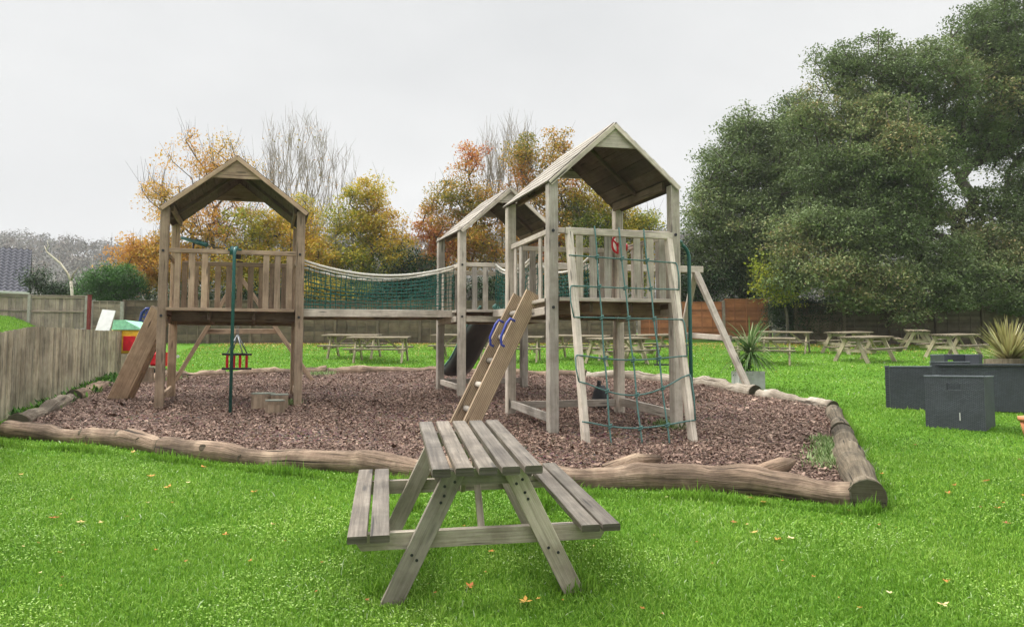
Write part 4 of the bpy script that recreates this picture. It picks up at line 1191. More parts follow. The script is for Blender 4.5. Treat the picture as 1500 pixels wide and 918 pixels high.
def panel_fence(label, pxs, Y0, Y1, top, bot, mat, postmat, kind='lap', cat='fence', postw=.11, wav=0):
    """panels between consecutive px positions; top/bottom rows interpolated"""
    n = len(pxs); T = None
    pos = []
    for i, px in enumerate(pxs):
        t = (px-pxs[0])/(pxs[-1]-pxs[0]); Y = Y0+(Y1-Y0)*t
        tp = AtY(px, top[0]+(top[1]-top[0])*t, Y); bt = AtY(px, bot[0]+(bot[1]-bot[0])*t, Y)
        pos.append((bt, tp[2]))
    b0 = pos[0][0]; T = thing('fence', label, cat, b0)
    for i, (b, zt) in enumerate(pos):
        m = MB(); m.beam(V3(b[0], b[1]-.06, b[2]-.2), V3(b[0], b[1]-.06, zt+.03), postw, postw, up=(1, 0, 0)); m.build('post', postmat, T)
    for i in range(n-1):
        (a, za), (b, zb) = pos[i], pos[i+1]
        zt = (za+zb)/2+random.uniform(-.02, .02); zb0 = (a[2]+b[2])/2+.02
        m = MB()
        d = (b-a); d[2] = 0; L = np.linalg.norm(d); d /= L
        if kind == 'lap':
            rows = 15
            for k in range(rows):
                z = zb0+(zt-zb0)*(k+.5)/rows; w_ = random.uniform(-.006, .006)+wav*random.uniform(-.03, .03)
                m.beam(V3(a[0], a[1], z)+d*.05, V3(b[0], b[1], z+w_)-d*.05, .015, (zt-zb0)/rows+.02, up=(0, -.14, 1), ch=.002)
            for t in (0.03, .25, .5, .75, .97):
                p = a+(b-a)*t; m.beam(V3(p[0], p[1]-.035, zb0), V3(p[0], p[1]-.035, zt), .035, .02, up=(0, 1, 0), ch=.002)
            m.beam(V3(a[0], a[1]-.02, zt+.01)+d*.05, V3(b[0], b[1]-.02, zt+.01)-d*.05, .06, .025)
        else:
            rows = int(L/.14)
            for k in range(rows):
                p = a+(b-a)*((k+.5)/rows); m.beam(V3(p[0], p[1], zb0), V3(p[0], p[1], zt), .015, L/rows-.004, up=(1, 0, 0), ch=.002)
            zm = zb0+(zt-zb0)*.52
            for z in (zm, zt-.05): m.beam(V3(a[0], a[1]-.03, z)+d*.05, V3(b[0], b[1]-.03, z)-d*.05, .04, .06)
            m.beam(V3(a[0], a[1]-.02, zt+.02), V3(b[0], b[1]-.02, zt+.02), .1, .03)
        m.build('panel', mat, T)
    return T
panel_fence('pale upright board fence below the tiled roof', [-120, -40, 43, 127], 30, 30.5, (430, 434), (478, 482), M['fence_pale'], M['post_concrete'], 'vert')
panel_fence('warped pale lap fence panel behind the leaning white board', [133, 178], 30.6, 30.8, (442, 443), (500, 502), M['fence_pale'], M['post_concrete'], 'lap', wav=1)
panel_fence('long dark lap fence across the back of the lawn behind the towers', [181, 243, 305, 367, 429, 491, 553, 615, 677, 739, 801, 863, 930], 31.5, 31.5, (440, 441), (504, 502), M['fence_lap'], M['fence_lap'], 'lap')
panel_fence('bright orange brown lap fence behind the swing A frame', [936, 997, 1060, 1128], 33.5, 33.5, (449, 437), (498, 496), M['fence_orange'], M['fence_pale'], 'lap', postw=.13)
panel_fence('dark brown lap fence on the right under the big tree', [1166, 1236, 1303, 1372, 1440, 1510, 1580], 31.0, 30.0, (445, 443), (504, 507), M['fence_lap'], M['fence_lap'], 'lap', postw=.14)
p = AtY(130, 470, 30.2); T = thing('gate_post', 'dark red painted post at the end of the pale upright board fence', 'post', V3(p[0], p[1], gz(p[0], p[1])))
m = MB(); m.beam(V3(p[0], p[1], 2.3), V3(p[0], p[1], AtY(130, 433, 30.2)[2]), .12, .12); m.build('post_body', M['redpost'], T)
m = MB(); m.beam(V3(p[0], p[1], AtY(130, 433, 30.2)[2]), V3(p[0], p[1], AtY(130, 432, 30.2)[2]), .15, .15); m.build('cap', M['redpost'], T)
# leaning white board
a = AtY(139, 485, 28.5); b = AtY(160, 484, 28.5); c_ = AtY(169, 455, 29.0); d_ = AtY(150, 453, 29.0)
m = MB(); m.prism([a, b, c_, d_], V3(0, .05, 0)); o = m.build('white_board', M['white']); setp(o, 'tilted white board leaning on the fence behind the low closeboard fence', 'board')
# short brick/block wall at the hedge foot
m = MB(); a = AtY(1132, 489, 31.8); b = AtY(1240, 489, 31.2)
m.beam(V3(a[0], a[1], gz(*a[:2])+.2), V3(b[0], b[1], gz(*b[:2])+.2), .12, .5, tone=.5); o = m.build('low_wall', M['post_concrete']); setp(o, 'low pale block wall at the foot of the ivy hedge', 'wall')

# ------------------------------------------------------------------ toys by the fence
Y = 17.6
def P_(px, py, Y=Y): return AtY(px, py, Y)
T = thing('toy_playhouse', 'yellow, red and cream plastic toy playhouse with pale green roof', 'playhouse', V3(P_(212, 535)[0], Y, gz(0, Y)))
x0 = P_(194, 0)[0]; x1 = P_(241, 0)[0]; g0 = gz(0, Y)-.02; zt_ = P_(200, 484)[2]; zm_ = P_(200, 518)[2]
m = MB()
for (c, sx, sy) in (((x0+x1)/2, None, None),): pass
m.box(V3((x0+x1)/2, Y, (g0+zm_)/2), x1-x0, .7, zm_-g0, ch=.03, tone=.5); m.build('base', M['cream'], T)
m = MB(); m.box(V3((x0+x1)/2, Y, (zm_+zt_)/2), x1-x0+.02, .72, zt_-zm_, ch=.03); YB = m.build('wall', M['yellow'], T)
for k in range(5):
    m = MB(); z = zm_+.05+k*(zt_-zm_-.08)/5; m.box(V3(x0+.12, Y-.365, z+.03), .2, .02, .03); m.build('shutter_slat', M['yellow'], YB)
m = MB(); xa, xb = P_(211, 0)[0], P_(227, 0)[0]; m.box(V3((xa+xb)/2, Y-.37, (P_(0, 493)[2]+P_(0, 514)[2])/2), xb-xa, .04, P_(0, 493)[2]-P_(0, 514)[2]); m.build('door', M['red'], T)
m = MB()
pts = [V3(x0-.0, Y-.4, zt_), V3(x1+.06, Y-.4, zt_), V3(x1-.1, Y-.4, zt_+.03), V3(P_(212, 0)[0], Y-.4, P_(0, 470)[2]), V3(P_(197, 0)[0], Y-.4, P_(0, 470)[2]), V3(P_(195, 0)[0], Y-.4, zt_+.03)]
m.prism(pts, V3(0, .8, 0)); m.build('roof', M['mint'], T)
T = thing('toy_slide_frame', 'navy plastic toy handrail standing behind the playhouse roof', 'toy', V3(P_(212, 535, 18.4)[0], 18.4, gz(0, 18.4)))
m = MB()
for dx in (0, .13): 
    pts = [P_(205, 500, 18.4)+V3(dx, 0, 0), P_(204, 474, 18.4)+V3(dx, 0, 0), P_(208, 458, 18.4)+V3(dx, 0, 0), P_(214, 452, 18.4)+V3(dx, 0, 0), P_(219, 452, 18.4)+V3(dx, 0, 0)]
    m.tube(pts, .035, 8)
for t in (458, 464, 470): m.tube([P_(206, t, 18.4), P_(206, t, 18.4)+V3(.16, 0, 0)], .02, 6)
m.tube([V3(P_(205, 0, 18.4)[0], 18.4, gz(0, 18.4)), P_(205, 500, 18.4)], .035, 8)
m.build('handrail', M['navy'], T)
T = thing('toy_car', 'small red plastic ride on toy beside the playhouse', 'toy', V3(P_(252, 0, 17.2)[0], 17.2, gz(0, 17.2)))
xa, xb = P_(243, 0, 17.2)[0], P_(263, 0, 17.2)[0]
m = MB(); m.box(V3((xa+xb)/2, 17.2, (P_(0, 516, 17.2)[2]+P_(0, 536, 17.2)[2])/2), xb-xa, .35, P_(0, 516, 17.2)[2]-P_(0, 536, 17.2)[2], ch=.04); m.build('body', M['red'], T)
for s in (.12, .88):
    cx_ = xa+(xb-xa)*s; zz_ = gz(0, 17.2)+.09
    m = MB(); m.tube([V3(cx_, 17.0, zz_), V3(cx_, 17.06, zz_)], .09, 14); W_ = m.build('wheel', M['black_rubber'], T)
    m = MB(); m.tube([V3(cx_, 16.985, zz_), V3(cx_, 17.0, zz_)], .04, 10); m.build('hub', M['white'], W_)
c = P_(260, 522, 17.0); m = MB(); m.tube([c+V3(0, 0, 0), c+V3(0, .03, 0)], .035, 10); m.build('headlight', M['white'], T)

# ------------------------------------------------------------------ tiled roof house far left
def rooftile():
    m, nt, b = newmat('dark interlocking roof tiles')
    uv = nt.nodes.new('ShaderNodeUVMap').outputs[0]
    wv = N(nt, 'ShaderNodeTexWave', wave_type='BANDS', bands_direction='X', i_Scale=1.0); nt.links.new(mapping(nt, uv, (1.0, 1, 1)), wv.inputs['Vector'])
    sp = nt.nodes.new('ShaderNodeSeparateXYZ'); nt.links.new(uv, sp.inputs[0])
    fr = N(nt, 'ShaderNodeMath', operation='FRACT'); nt.links.new(sp.outputs[1], fr.inputs[0])
    c = ramp(nt, [(0, (.14, .14, .16)), (.45, (.075, .075, .09)), (.8, (.035, .035, .042)), (1, (.015, .015, .018))], fr.outputs[0]).outputs[0]
    nn = noise(nt, uv, 5, 4); c = mix(nt, .5, c, ramp(nt, [(.3, (.6, .6, .6)), (.7, (1.2, 1.2, 1.2))], nn).outputs[0], 'MULTIPLY')
    nt.links.new(c, b.inputs['Base Color']); b.inputs['Roughness'].default_value = .85; b.inputs['Specular IOR Level'].default_value = .2; return m
M['tiles'] = rooftile()
Y0 = 42; a = AtY(-160, 428, Y0); b = AtY(42, 428, Y0); zr0 = AtY(0, 368, Y0+3.5)[2]
T = thing('house', 'house with dark tiled roof and white gutter beyond the pale fence', 'house', V3(b[0], Y0, gz(0, Y0)))
m = MB(); zb_ = b[2]; nr = 14
for k in range(nr):
    t0, t1 = k/nr, (k+1)/nr+.015
    y0_, y1_ = Y0+3.5*t0, Y0+3.5*t1; z0_, z1_ = zb_+(zr0-zb_)*t0+.05, zb_+(zr0-zb_)*t1
    # scalloped rows
    nn_ = 46; xs = np.linspace(a[0], b[0], nn_*4+1); base_ = len(m.v)
    for x in xs:
        w_ = .05*math.sin(x*2*math.pi/.3)
        m.v.append(V3(x, y0_, z0_+w_)); m.v.append(V3(x, y1_, z1_+w_)); m.v.append(V3(x, y0_, z0_+w_-.05))
    for i in range(len(xs)-1):
        q = base_+i*3
        m.face((q, q+3, q+4, q+1), [(xs[i], k), (xs[i+1], k), (xs[i+1], k+1), (xs[i], k+1)], .5)
        m.face((q+2, q+5, q+3, q), [(xs[i], k)]*4, .5)
m.build('roof', M['tiles'], T)
m = MB(); m.poly([V3(a[0], Y0+3.5, zr0-.05), V3(b[0], Y0+3.5, zr0-.05), V3(b[0], Y0+7, zb_), V3(a[0], Y0+7, zb_)]); m.build('rear_roof', M['tiles'], T)
m = MB(); m.box(V3((a[0]+b[0])/2, Y0+3.5, (gz(0, Y0)+zb_)/2-.1), b[0]-a[0]-.3, 6.6, zb_-gz(0, Y0)); m.build('wall', M['cream'], T)
m = MB(); m.box(V3((a[0]+b[0])/2, Y0-.05, zb_-.05), b[0]-a[0]+.2, .12, .12); m.build('gutter', M['white'], T)
m = MB(); m.box(V3((a[0]+b[0])/2, Y0+.02, zb_-.24), b[0]-a[0]+.1, .05, .2); m.build('fascia', M['white'], T)
T.rotation_euler = (0, 0, R(32))

# ------------------------------------------------------------------ trees
def lobe_pts(lobes, n, shell=.5):
    vols = np.array([l[2]*l[3]*(l[2]) for l in lobes], float)**.8; pr = vols/vols.sum()
    out = []
    idx = RNG.choice(len(lobes), n, p=pr)
    for i in idx:
        px, py, rx, ry, Y = lobes[i][:5]
        c = AtY(px, py, Y); k = Y/F
        d = RNG.normal(0, 1, 3); d /= np.linalg.norm(d); r = RNG.uniform(0, 1)**shell
        out.append(c+d*r*np.array([rx*k, (rx+ry)/2*k*.9, ry*k]))
    return np.array(out)
def grow(base, top, A, step=.7, r_tip=.012, expo=2.55, up=0.0):
    nodes = []; par = []
    K = max(3, int(np.linalg.norm(top-base)/step))
    for i in range(K+1):
        t = i/K; nodes.append(base+(top-base)*t+np.array([.12*math.sin(i*1.3), .1*math.cos(i), 0])*(t > 0)); par.append(i-1)
    nodes = [np.array(p) for p in nodes]; k0 = max(1, K//3)
    order = np.argsort(np.linalg.norm(A-top, axis=1)); tips = []
    for ai in order:
        a = A[ai]; NP = np.array(nodes[k0:]); dd = NP-a; dist = np.linalg.norm(dd, axis=1)
        # prefer joints lower and nearer the trunk so limbs sweep upward
        cost = dist + .55*np.maximum(0, NP[:, 2]-a[2]+.3) + .12*np.linalg.norm(NP-top, axis=1)
        if up: cost = cost + up*np.maximum(0, NP[:, 2]-a[2]+1.2) + .35*up*np.linalg.norm((NP-a)[:, :2], axis=1)
        j = int(np.argmin(cost)); s = NP[j]; j += k0
        L = np.linalg.norm(a-s); n = max(1, int(L/step)); prev = j
        sidev = RNG.normal(0, .06 if not up else .03, 3)*L
        for q in range(1, n+1):
            t = q/n; p = s+(a-s)*t+sidev*math.sin(math.pi*t)+np.array([0, 0, -.08*L*math.sin(math.pi*t)])+(RNG.normal(0, .05, 3) if q < n else 0)
            nodes.append(p); par.append(prev); prev = len(nodes)-1
        tips.append(prev)
    n = len(nodes); w = np.zeros(n); 
    for t in tips: w[t] += r_tip**expo
    for i in range(n-1, 0, -1):
        if par[i] >= 0: w[par[i]] += w[i] if w[i] > 0 else 0
    rad = np.maximum(w, 1e-12)**(1/expo)
    return np.array(nodes), np.array(par), rad
def limbs(nodes, par, rad, name, mat, parent, twigs=None, sides=5):
    i = np.arange(1, len(nodes)); i = i[par[1:] >= 0]
    a = nodes[par[i]]; b = nodes[i]; ra = np.minimum(rad[par[i]], rad[i]*1.35); rb = rad[i]
    if twigs is not None:
        a = np.concatenate([a, twigs[0]]); b = np.concatenate([b, twigs[1]]); ra = np.concatenate([ra, twigs[2]]); rb = np.concatenate([rb, twigs[2]*.4])
    d = b-a; d /= (np.linalg.norm(d, axis=1)[:, None]+1e-9)
    ref = np.where(np.abs(d[:, 2:3]) > .9, np.array([[1., 0, 0]]), np.array([[0, 0, 1.]]))
    x = np.cross(d, ref); x /= np.linalg.norm(x, axis=1)[:, None]; y = np.cross(d, x)
    qs = []
    for k in range(sides):
        t0, t1 = 2*math.pi*k/sides, 2*math.pi*(k+1)/sides
        o0 = x*math.cos(t0)+y*math.sin(t0); o1 = x*math.cos(t1)+y*math.sin(t1)
        qs.append(np.stack([a+o0*ra[:, None], a+o1*ra[:, None], b+o1*rb[:, None], b+o0*rb[:, None]], 1))
    V = np.concatenate(qs)
    return npmesh(name, V, 4, mat, parent, {'tone': np.full(len(V), .5)})
def leafcloud(A, n, sig, size, crnd, mix_=.40, flat=.6, sizevar=.22):
    m = len(A); idx = np.repeat(np.arange(m), n)
    s = sig*RNG.uniform(.6, 1.4, m)[idx][:, None]
    g = RNG.normal(0, 1, (m*n, 3)); gn = np.linalg.norm(g, axis=1)[:, None]; g *= np.minimum(1, 1.9/gn)
    P = A[idx]+g*s*np.array([1, 1, flat])
    P[:, 2] -= .12*((P[:, 0]-A[idx][:, 0])**2+(P[:, 1]-A[idx][:, 1])**2)/np.maximum(sig, .01)
    sz = size*RNG.lognormal(0, sizevar, m*n)
    V = rand_rot_quads(P, sz, sz*.62, .75)
    r = np.clip(crnd[idx]*(1-mix_)+RNG.uniform(0, 1, m*n)*mix_, 0, 1)
    return V, r
LD, LS = 1.6, .64
def tree(name, label, basepx, Yb, trunk_top_px, lobes, nA, nleaf, sig, size, mat, bark, cat='tree', crnd=None, step=.7, r_tip=.014, shell=.5, group=None, twig=0, ghostA=None, leaf_prob=1.0, flat=.6, up=0.0):
    bx = AtY(basepx, 480, Yb)[0]; base = np.array([bx, Yb, gz(bx, Yb)-.1]); top = AtY(trunk_top_px[0], trunk_top_px[1], Yb)
    T = thing(name, label, cat, base+V3(0, 0, .1), group)
    nleaf = int(nleaf*LD); size = size*LS
    A = lobe_pts(lobes, nA, shell)
    nodes, par, rad = grow(base, top, A, step, r_tip, up=up)
    tw = None
    if twig:
        idx = RNG.integers(0, len(A), twig); a = A[idx]+RNG.normal(0, .12, (twig, 3)); L = RNG.uniform(.5, 1.5, twig)*.9
        d = RNG.normal(0, .38, (twig, 3)); d[:, 2] = np.abs(d[:, 2])+.9; d /= np.linalg.norm(d, axis=1)[:, None]
        tw = (a, a+d*L[:, None], np.full(twig, .008))
    limbs(nodes, par, rad, 'trunk', bark, T, tw)
    if nleaf:
        if crnd is None: cr = RNG.uniform(0, 1, len(A))
        else: cr = crnd(A)
        k = RNG.random(len(A)) < leaf_prob
        V, r = leafcloud(A[k], nleaf, sig, size, cr[k], flat=flat)
        npmesh('crown', V, 4, mat, T, {'rnd': r})
    return T
AUT = [(0, (.13, .16, .02)), (.25, (.30, .25, .03)), (.45, (.55, .34, .04)), (.65, (.60, .31, .05)), (.85, (.50, .22, .05)), (1, (.68, .44, .12))]
GOLD = [(0, (.07, .13, .02)), (.3, (.20, .25, .03)), (.55, (.44, .37, .04)), (.8, (.64, .40, .05)), (1, (.68, .31, .06))]
RED = [(0, (.09, .14, .02)), (.25, (.24, .22, .03)), (.5, (.54, .31, .05)), (.75, (.52, .19, .06)), (1, (.36, .09, .05))]
MAP = [(0, (.085, .12, .040)), (.4, (.150, .205, .080)), (.7, (.22, .27, .105)), (.88, (.32, .29, .13)), (1, (.48, .33, .17))]
DARK = [(0, (.008, .022, .006)), (.5, (.022, .052, .014)), (1, (.06, .10, .025))]
CON = [(0, (.015, .05, .008)), (.5, (.04, .12, .016)), (1, (.10, .25, .03))]
M['aut'] = leafmat('orange autumn leaves', AUT, .4); M['gold'] = leafmat('golden green leaves', GOLD, .4); M['redl'] = leafmat('russet leaves', RED, .4)
M['maple'] = leafmat('dull green maple leaves', MAP, .25); M['dark'] = leafmat('dark evergreen leaves', DARK, .15); M['conifer'] = leafmat('conifer sprays', CON, .2)
M['ygreen'] = leafmat('yellow green leaves', [(0, (.10, .17, .02)), (.5, (.24, .30, .03)), (1, (.5, .45, .05))], .4)
print('trees')
def wave_rnd(f1, lo=0, hi=1):
    def g(A):
        v = .5+.28*np.sin(A[:, 0]*f1+A[:, 2]*.8)+.2*np.sin(A[:, 2]*f1*1.4-A[:, 1])+RNG.normal(0, .12, len(A))
        return np.clip(lo+(hi-lo)*v, 0, 1)
    return g
YT = 36
tree('autumn_tree', 'thin orange leaved tree behind the roof of the warm brown tower', 310, YT, (308, 330),
     [(300, 235, 55, 45, YT), (245, 285, 40, 45, YT+1), (340, 280, 55, 60, YT), (285, 330, 60, 45, YT-1), (330, 370, 60, 45, YT-1)], 230, 60, .34, .085, M['aut'], M['bark'], crnd=wave_rnd(.9, .2, 1), twig=500, leaf_prob=.75)
tree('autumn_tree', 'low orange tree between the conifer and the warm brown tower', 215, 35, (222, 400),
     [(200, 370, 40, 38, 35), (250, 380, 45, 40, 35), (215, 415, 32, 24, 34.5), (275, 400, 40, 35, 35)], 140, 75, .34, .09, M['aut'], M['bark'], crnd=wave_rnd(1.2, .2, 1), twig=120)
tree('bare_tree', 'tall leafless tree with fine upright twigs behind the long bridge', 445, 38, (440, 400),
     [(435, 235, 50, 70, 38), (480, 260, 45, 55, 38), (400, 260, 30, 55, 38), (450, 320, 65, 50, 38)], 230, 8, .4, .08, M['aut'], M['bark_pale'], twig=1100, r_tip=.0095, leaf_prob=.2, up=2.0)
tree('autumn_tree', 'golden orange tree seen through the warm brown tower roof', 385, 35, (385, 420),
     [(370, 340, 45, 45, 35), (420, 350, 50, 50, 35), (375, 400, 60, 40, 34.5), (455, 385, 50, 45, 35), (440, 320, 35, 35, 36)], 230, 85, .34, .09, M['gold'], M['bark'], crnd=wave_rnd(1.1, .3, 1), twig=100)
tree('autumn_tree', 'golden green tree with pointed top right of the leafless tree', 530, 35, (532, 400),
     [(540, 285, 32, 38, 35), (515, 335, 48, 42, 35), (560, 345, 42, 40, 35), (500, 385, 55, 38, 34.5), (565, 395, 48, 40, 34.5), (490, 425, 55, 22, 33.2)], 240, 90, .34, .09, M['gold'], M['bark'], crnd=wave_rnd(1.0, .2, 1), twig=100)
tree('dense_shrub', 'dark green shrubs above the fence behind the long bridge', 590, 33.5, (590, 430),
     [(595, 395, 45, 40, 34), (630, 410, 40, 35, 34), (580, 432, 50, 20, 33.5), (660, 430, 50, 25, 33.5), (400, 435, 80, 18, 33.5), (280, 435, 80, 16, 33.5), (745, 425, 60, 28, 33.5), (840, 425, 60, 30, 33.5)], 420, 60, .40, .085, M['dark'], M['bark'], cat='shrub', shell=.4)
tree('autumn_tree', 'russet orange tree behind the middle tower roof', 672, 36, (672, 400),
     [(690, 235, 28, 40, 36), (660, 290, 40, 40, 36), (705, 300, 40, 45, 36), (640, 340, 36, 40, 36), (690, 360, 55, 40, 35.5), (630, 385, 30, 25, 35.5)], 240, 75, .33, .088, M['redl'], M['bark'], crnd=wave_rnd(1.1, .1, .95), twig=220)
tree('bare_tree', 'leafless tree with grey twigs rising between the two russet trees', 742, 38, (742, 400),
     [(745, 225, 40, 55, 38), (720, 260, 30, 50, 38), (765, 250, 25, 50, 38)], 130, 0, .4, .08, M['aut'], M['bark_pale'], twig=700, r_tip=.0095, up=2.0)
tree('autumn_tree', 'red topped autumn tree left of the tall tower roof', 785, 36, (785, 400),
     [(770, 225, 24, 36, 36), (815, 215, 26, 36, 36), (790, 275, 50, 45, 36), (835, 300, 45, 50, 36), (790, 345, 60, 45, 35.5), (780, 400, 60, 30, 35)], 260, 80, .33, .088, M['redl'], M['bark'], crnd=wave_rnd(1.2, .0, .9), twig=240)
tree('autumn_tree', 'green and gold tree seen beneath the tall tower roof', 890, 35.5, (890, 410),
     [(880, 310, 50, 55, 35.5), (930, 350, 40, 40, 35.5), (860, 370, 50, 45, 35), (925, 400, 50, 35, 35), (945, 325, 22, 22, 36)], 260, 85, .33, .088, M['gold'], M['bark'], crnd=wave_rnd(1.3, 0, .8), twig=120)
# big trees right
tree('maple_tree', 'rounded green tree left of the big tree, behind the orange fence', 1090, 36, (1095, 380),
     [(1130, 215, 55, 50, 36), (1075, 250, 60, 55, 36), (1050, 320, 55, 65, 36), (1170, 270, 60, 70, 35), (1120, 340, 75, 60, 35), (1040, 400, 50, 35, 36), (1120, 400, 70, 35, 36), (1165, 175, 45, 40, 36), (1090, 185, 35, 30, 36)], 1400, 70, .34, .092, M['maple'], M['bark'], crnd=wave_rnd(.8, .1, .85), twig=0, r_tip=.02, shell=.4)
tree('maple_tree', 'huge dull green tree reaching above the frame over the right fence', 1410, 33, (1405, 330),
     [(1290, 110, 75, 60, 33), (1260, 180, 60, 60, 32), (1360, 130, 80, 70, 32), (1440, 70, 75, 65, 33), (1480, 20, 60, 50, 33), (1530, 120, 80, 90, 33), (1210, 260, 55, 55, 31.5),
      (1300, 240, 80, 60, 30.5), (1190, 340, 65, 50, 30.5), (1270, 340, 75, 50, 30), (1350, 215, 60, 50, 34), (1470, 200, 60, 55, 34), (1530, 280, 70, 70, 33), (1150, 400, 45, 35, 30.5), (1230, 400, 75, 35, 29.5),
      (1320, 410, 80, 30, 29.5), (1420, 405, 70, 32, 29.5), (1500, 400, 60, 40, 30), (1340, 300, 50, 35, 31), (1475, 350, 50, 40, 31), (1425, 340, 30, 22, 31), (1580, 380, 60, 60, 31), (1290, 260, 110, 120, 31.6), (1480, 130, 80, 90, 32.6), (1500, 330, 60, 90, 32.0), (1190, 170, 40, 45, 32), (1225, 100, 40, 45, 32.5), (1380, 370, 60, 35, 30), (1440, 300, 45, 35, 32), (1500, 440, 50, 18, 29.5), (1390, 440, 60, 12, 29.5), (1280, 438, 60, 12, 29.3), (1335, 462, 26, 9, 29), (1420, 200, 60, 50, 33)], 4300, 60, .34, .088, M['maple'], M['bark'], crnd=wave_rnd(.75, .0, .95), twig=0, r_tip=.015, shell=.42, flat=.45)
tree('young_tree', 'yellow green young branches in front of the orange fence end', 1150, 30.5, (1150, 440),
     [(1118, 385, 14, 16, 30.5), (1128, 412, 20, 20, 30.5), (1150, 432, 30, 10, 30.3)], 45, 34, .32, .08, M['ygreen'], M['bark'], crnd=wave_rnd(1, .0, .9))
tree('ivy_hedge', 'dark ivy hedge filling the gap in the fence under the trees', 1180, 31.4, (1180, 470),
     [(1150, 465, 28, 24, 31.6), (1190, 468, 35, 24, 31.4), (1225, 468, 20, 26, 31.4), (1170, 450, 50, 14, 31.6)], 260, 100, .26, .05, M['dark'], M['bark'], cat='hedge', shell=.5)
tree('dense_shrub', 'dark understorey shrubs behind the orange fence', 1040, 35.0, (1040, 440),
     [(1010, 420, 40, 35, 35), (1060, 425, 45, 30, 35), (1110, 430, 40, 25, 35.5), (1000, 380, 30, 45, 36.5), (1085, 385, 40, 30, 36), (1300, 440, 100, 18, 33), (1450, 440, 90, 18, 33)], 300, 70, .40, .085, M['dark'], M['bark'], cat='shrub')
tree('conifer_bush', 'bushy bright green conifer above the fence by the white board', 165, 33, (165, 430),
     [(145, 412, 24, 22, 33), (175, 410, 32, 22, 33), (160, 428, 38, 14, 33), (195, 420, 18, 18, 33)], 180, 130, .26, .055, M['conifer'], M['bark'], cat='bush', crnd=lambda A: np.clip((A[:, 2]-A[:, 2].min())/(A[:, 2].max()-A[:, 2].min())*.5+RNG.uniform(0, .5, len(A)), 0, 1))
tree('dense_shrub', 'small dark shrub between the tiled roof and the white dead tree', 60, 40, (58, 420),
     [(55, 410, 16, 20, 40), (75, 425, 22, 10, 40), (118, 425, 12, 14, 40), (95, 428, 20, 8, 40)], 60, 80, .35, .08, M['dark'], M['bark'], cat='shrub')
# dead white tree
Yd = 36; T = thing('dead_tree', 'white leafless forked dead tree above the pale fence', 'tree', V3(AtY(106, 440, Yd)[0], Yd, gz(0, Yd)))
m = MB()
def DP(*l): return [AtY(x, y, Yd) for x, y in l]
m.tube([V3(AtY(107, 440, Yd)[0], Yd, gz(0, Yd))]+DP((106, 433), (104, 412)), [.10, .08, .065], 8)
m.tube(DP((104, 412), (99, 400), (88, 385), (77, 376), (68, 368), (65, 360)), [.06, .05, .045, .04, .03, .015], 7)
m.tube(DP((104, 412), (107, 402), (112, 396), (115, 391)), [.045, .04, .025, .012], 7)
m.tube(DP((88, 385), (87, 376)), [.02, .01], 5); m.tube(DP((68, 366), (71, 360), (69, 352)), [.025, .015, .008], 5)
m.build('trunk', M['bark_white'], T)

# ------------------------------------------------------------------ hills and far woodland
def hill():
    v = []; f = []
    xs = np.linspace(-420, 420, 60); ys = np.linspace(180, 640, 26)
    def hz(x, y):
        t = min(1, max(0, (y-180)/240)); s = t*t*(3-2*t)
        ridge = 66+3*math.sin(x*.013+1)+2.0*math.sin(x*.04)
        return gz(x, y)-1+(ridge-gz(x, 420))*s*(1 if y < 430 else 1+.0*(y-430))
    for y in ys:
        for x in xs: v.append((x, y, hz(x, y)))
    n = len(xs)
    for j in range(len(ys)-1):
        for i in range(n-1): a = j*n+i; f.append((a, a+1, a+n+1, a+n))
    me = bpy.data.meshes.new('hill'); me.from_pydata(v, [], f); me.materials.append(M['hill'])
    for p in me.polygons: p.use_smooth = True
    o = bpy.data.objects.new('hill', me); COL.objects.link(o); setp(o, kind='structure')
    # woodland
    N_ = 2600; X = RNG.uniform(-380, 380, N_); Yv = 190+RNG.uniform(0, 1, N_)*245
    Z = np.array([hz(a, b) for a, b in zip(X, Yv)])
    A = []; cr = []
    for i in range(N_):
        h = RNG.uniform(7, 12); c = RNG.uniform(0, 1)
        for k in range(4):
            A.append((X[i]+RNG.normal(0, 1.8), Yv[i]+RNG.normal(0, 1.8), Z[i]+h*RNG.uniform(.4, .95))); cr.append(c)
    A = np.array(A); V, r = leafcloud(A, 24, 1.5, .62, np.array(cr), mix_=.12, flat=.9)
    # bare trunks
    idx = RNG.integers(0, N_, 2600); a = np.stack([X[idx], Yv[idx]-2, Z[idx]], 1); b = a+np.stack([RNG.normal(0, .6, 2600), RNG.normal(0, .6, 2600), RNG.uniform(8, 13, 2600)], 1)
    w = np.array([.13, 0, 0]); Vt = np.stack([a-w, a+w, b+w*.3, b-w*.3], 1)
    V = np.concatenate([V, Vt]); r = np.concatenate([r, np.full(len(Vt), 1.0)])
    o = npmesh('far_woodland', V, 4, M['farwood'], attrs={'rnd': r}); setp(o, label='bare grey brown woodland covering the distant hill', kind='stuff')
M['hill'] = plain('wooded hill floor', (.09, .085, .06), .95, .4, .05)
M['farwood'] = leafmat('bare winter woodland', [(0, (.022, .032, .006)), (.4, (.044, .043, .010)), (.75, (.066, .046, .014)), (.99, (.085, .05, .015)), (1, (.13, .11, .07))], .05)
hill()

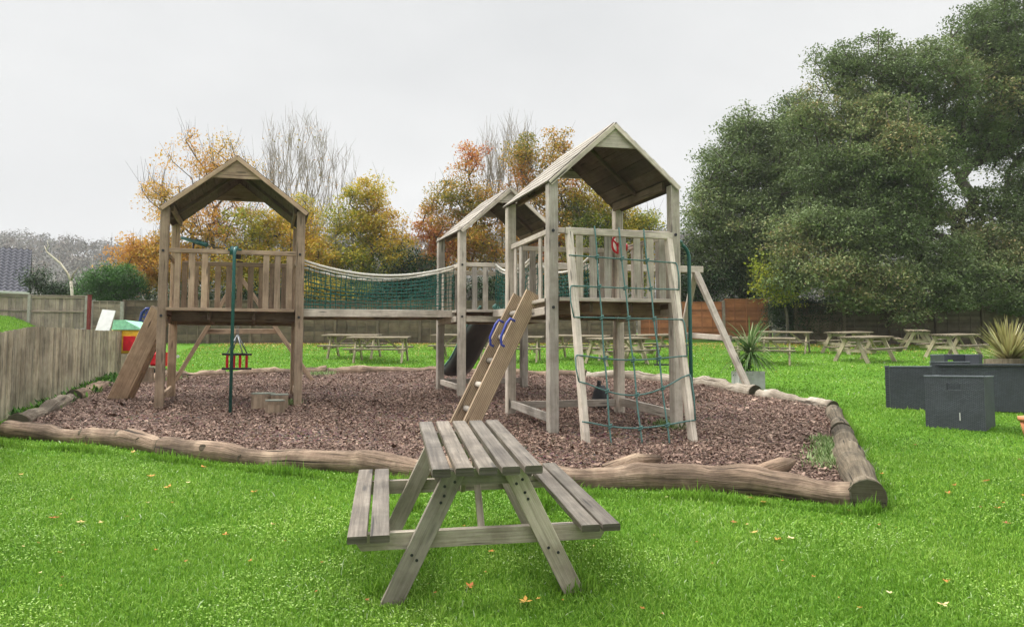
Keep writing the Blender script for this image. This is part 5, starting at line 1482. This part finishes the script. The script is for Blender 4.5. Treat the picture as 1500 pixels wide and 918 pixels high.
# ------------------------------------------------------------------ sky, sun, haze, camera
w = bpy.data.worlds.new('World'); SC.world = w; w.use_nodes = True; nt = w.node_tree
bg = nt.nodes['Background']
sky = nt.nodes.new('ShaderNodeTexSky'); sky.sky_type = 'NISHITA'; sky.sun_disc = False
SUN_EL, SUN_AZ = 48, -70     # azimuth from +Y towards +X
sky.sun_elevation = R(SUN_EL); sky.sun_rotation = R(SUN_AZ); sky.air_density = 1.0; sky.dust_density = 4.0
hs = nt.nodes.new('ShaderNodeHueSaturation'); hs.inputs['Saturation'].default_value = .10; nt.links.new(sky.outputs[0], hs.inputs['Color'])
tc = nt.nodes.new('ShaderNodeTexCoord').outputs['Generated']
cl = ramp(nt, [(.30, (10.6, 10.85, 11.05)), (.70, (14.3, 14.4, 14.4))], noise(nt, mapping(nt, tc, (1, 1, 2.6)), 1.3, 4, .5)).outputs[0]
mx = mix(nt, .86, hs.outputs[0], cl)
sx = nt.nodes.new('ShaderNodeSeparateXYZ'); nt.links.new(tc, sx.inputs[0])
zen = ramp(nt, [(.0, (.195, .195, .195)), (.46, (.205, .205, .205)), (.8, (.8, .8, .8)), (1.0, (1, 1, 1))], sx.outputs[2]).outputs[0]
mx = mix(nt, 1.0, mx, zen, 'MULTIPLY')
nt.links.new(mx, bg.inputs['Color']); bg.inputs['Strength'].default_value = .15
sl = bpy.data.lights.new('sun', 'SUN'); sl.energy = 1.5; sl.angle = R(14); sl.color = (1.0, .965, .92)
so = bpy.data.objects.new('sun', sl); COL.objects.link(so)
az, el = R(SUN_AZ), R(SUN_EL)
dirv = Vector((math.sin(az)*math.cos(el), math.cos(az)*math.cos(el), math.sin(el)))
so.rotation_euler = dirv.to_track_quat('Z', 'Y').to_euler(); so.location = (-10, -5, 20)

hm = bpy.data.materials.new('haze air'); hm.use_nodes = True; nt = hm.node_tree; nt.nodes.clear()
out = nt.nodes.new('ShaderNodeOutputMaterial'); pv = nt.nodes.new('ShaderNodeVolumePrincipled')
pv.inputs['Color'].default_value = (.97, .97, .97, 1); pv.inputs['Density'].default_value = .0005; pv.inputs['Anisotropy'].default_value = .2
nt.links.new(pv.outputs[0], out.inputs['Volume'])
v = [(x, y, z) for x in (-720, 720) for y in (-12, 920) for z in (-2.5, 100)]
me = bpy.data.meshes.new('haze'); me.from_pydata(v, [], [(0, 1, 3, 2), (4, 6, 7, 5), (0, 4, 5, 1), (2, 3, 7, 6), (0, 2, 6, 4), (1, 5, 7, 3)]); me.materials.append(hm)
HZ = bpy.data.objects.new('haze', me); COL.objects.link(HZ); setp(HZ, kind='stuff')

cam = bpy.data.cameras.new('camera'); cam.sensor_width = 36; cam.lens = F/1500*36; cam.clip_end = 3000; cam.clip_start = .05
co = bpy.data.objects.new('camera', cam); COL.objects.link(co); co.location = (0, 0, CH); co.rotation_euler = (math.pi/2+TH, 0, 0); SC.camera = co
SC.view_settings.view_transform = 'Standard'; SC.view_settings.look = 'None'; SC.view_settings.exposure = 1.17; SC.view_settings.gamma = 1
SC.view_settings.use_curve_mapping = False
SC.cycles.volume_bounces = 0; SC.cycles.max_bounces = 6; SC.cycles.diffuse_bounces = 3; SC.cycles.transparent_max_bounces = 4
SC.cycles.use_denoising = True
for o in list(bpy.data.objects):
    if o.name == 'roof' and o.type == 'EMPTY': bpy.data.objects.remove(o)
    elif o.users_collection == (): bpy.data.objects.remove(o)
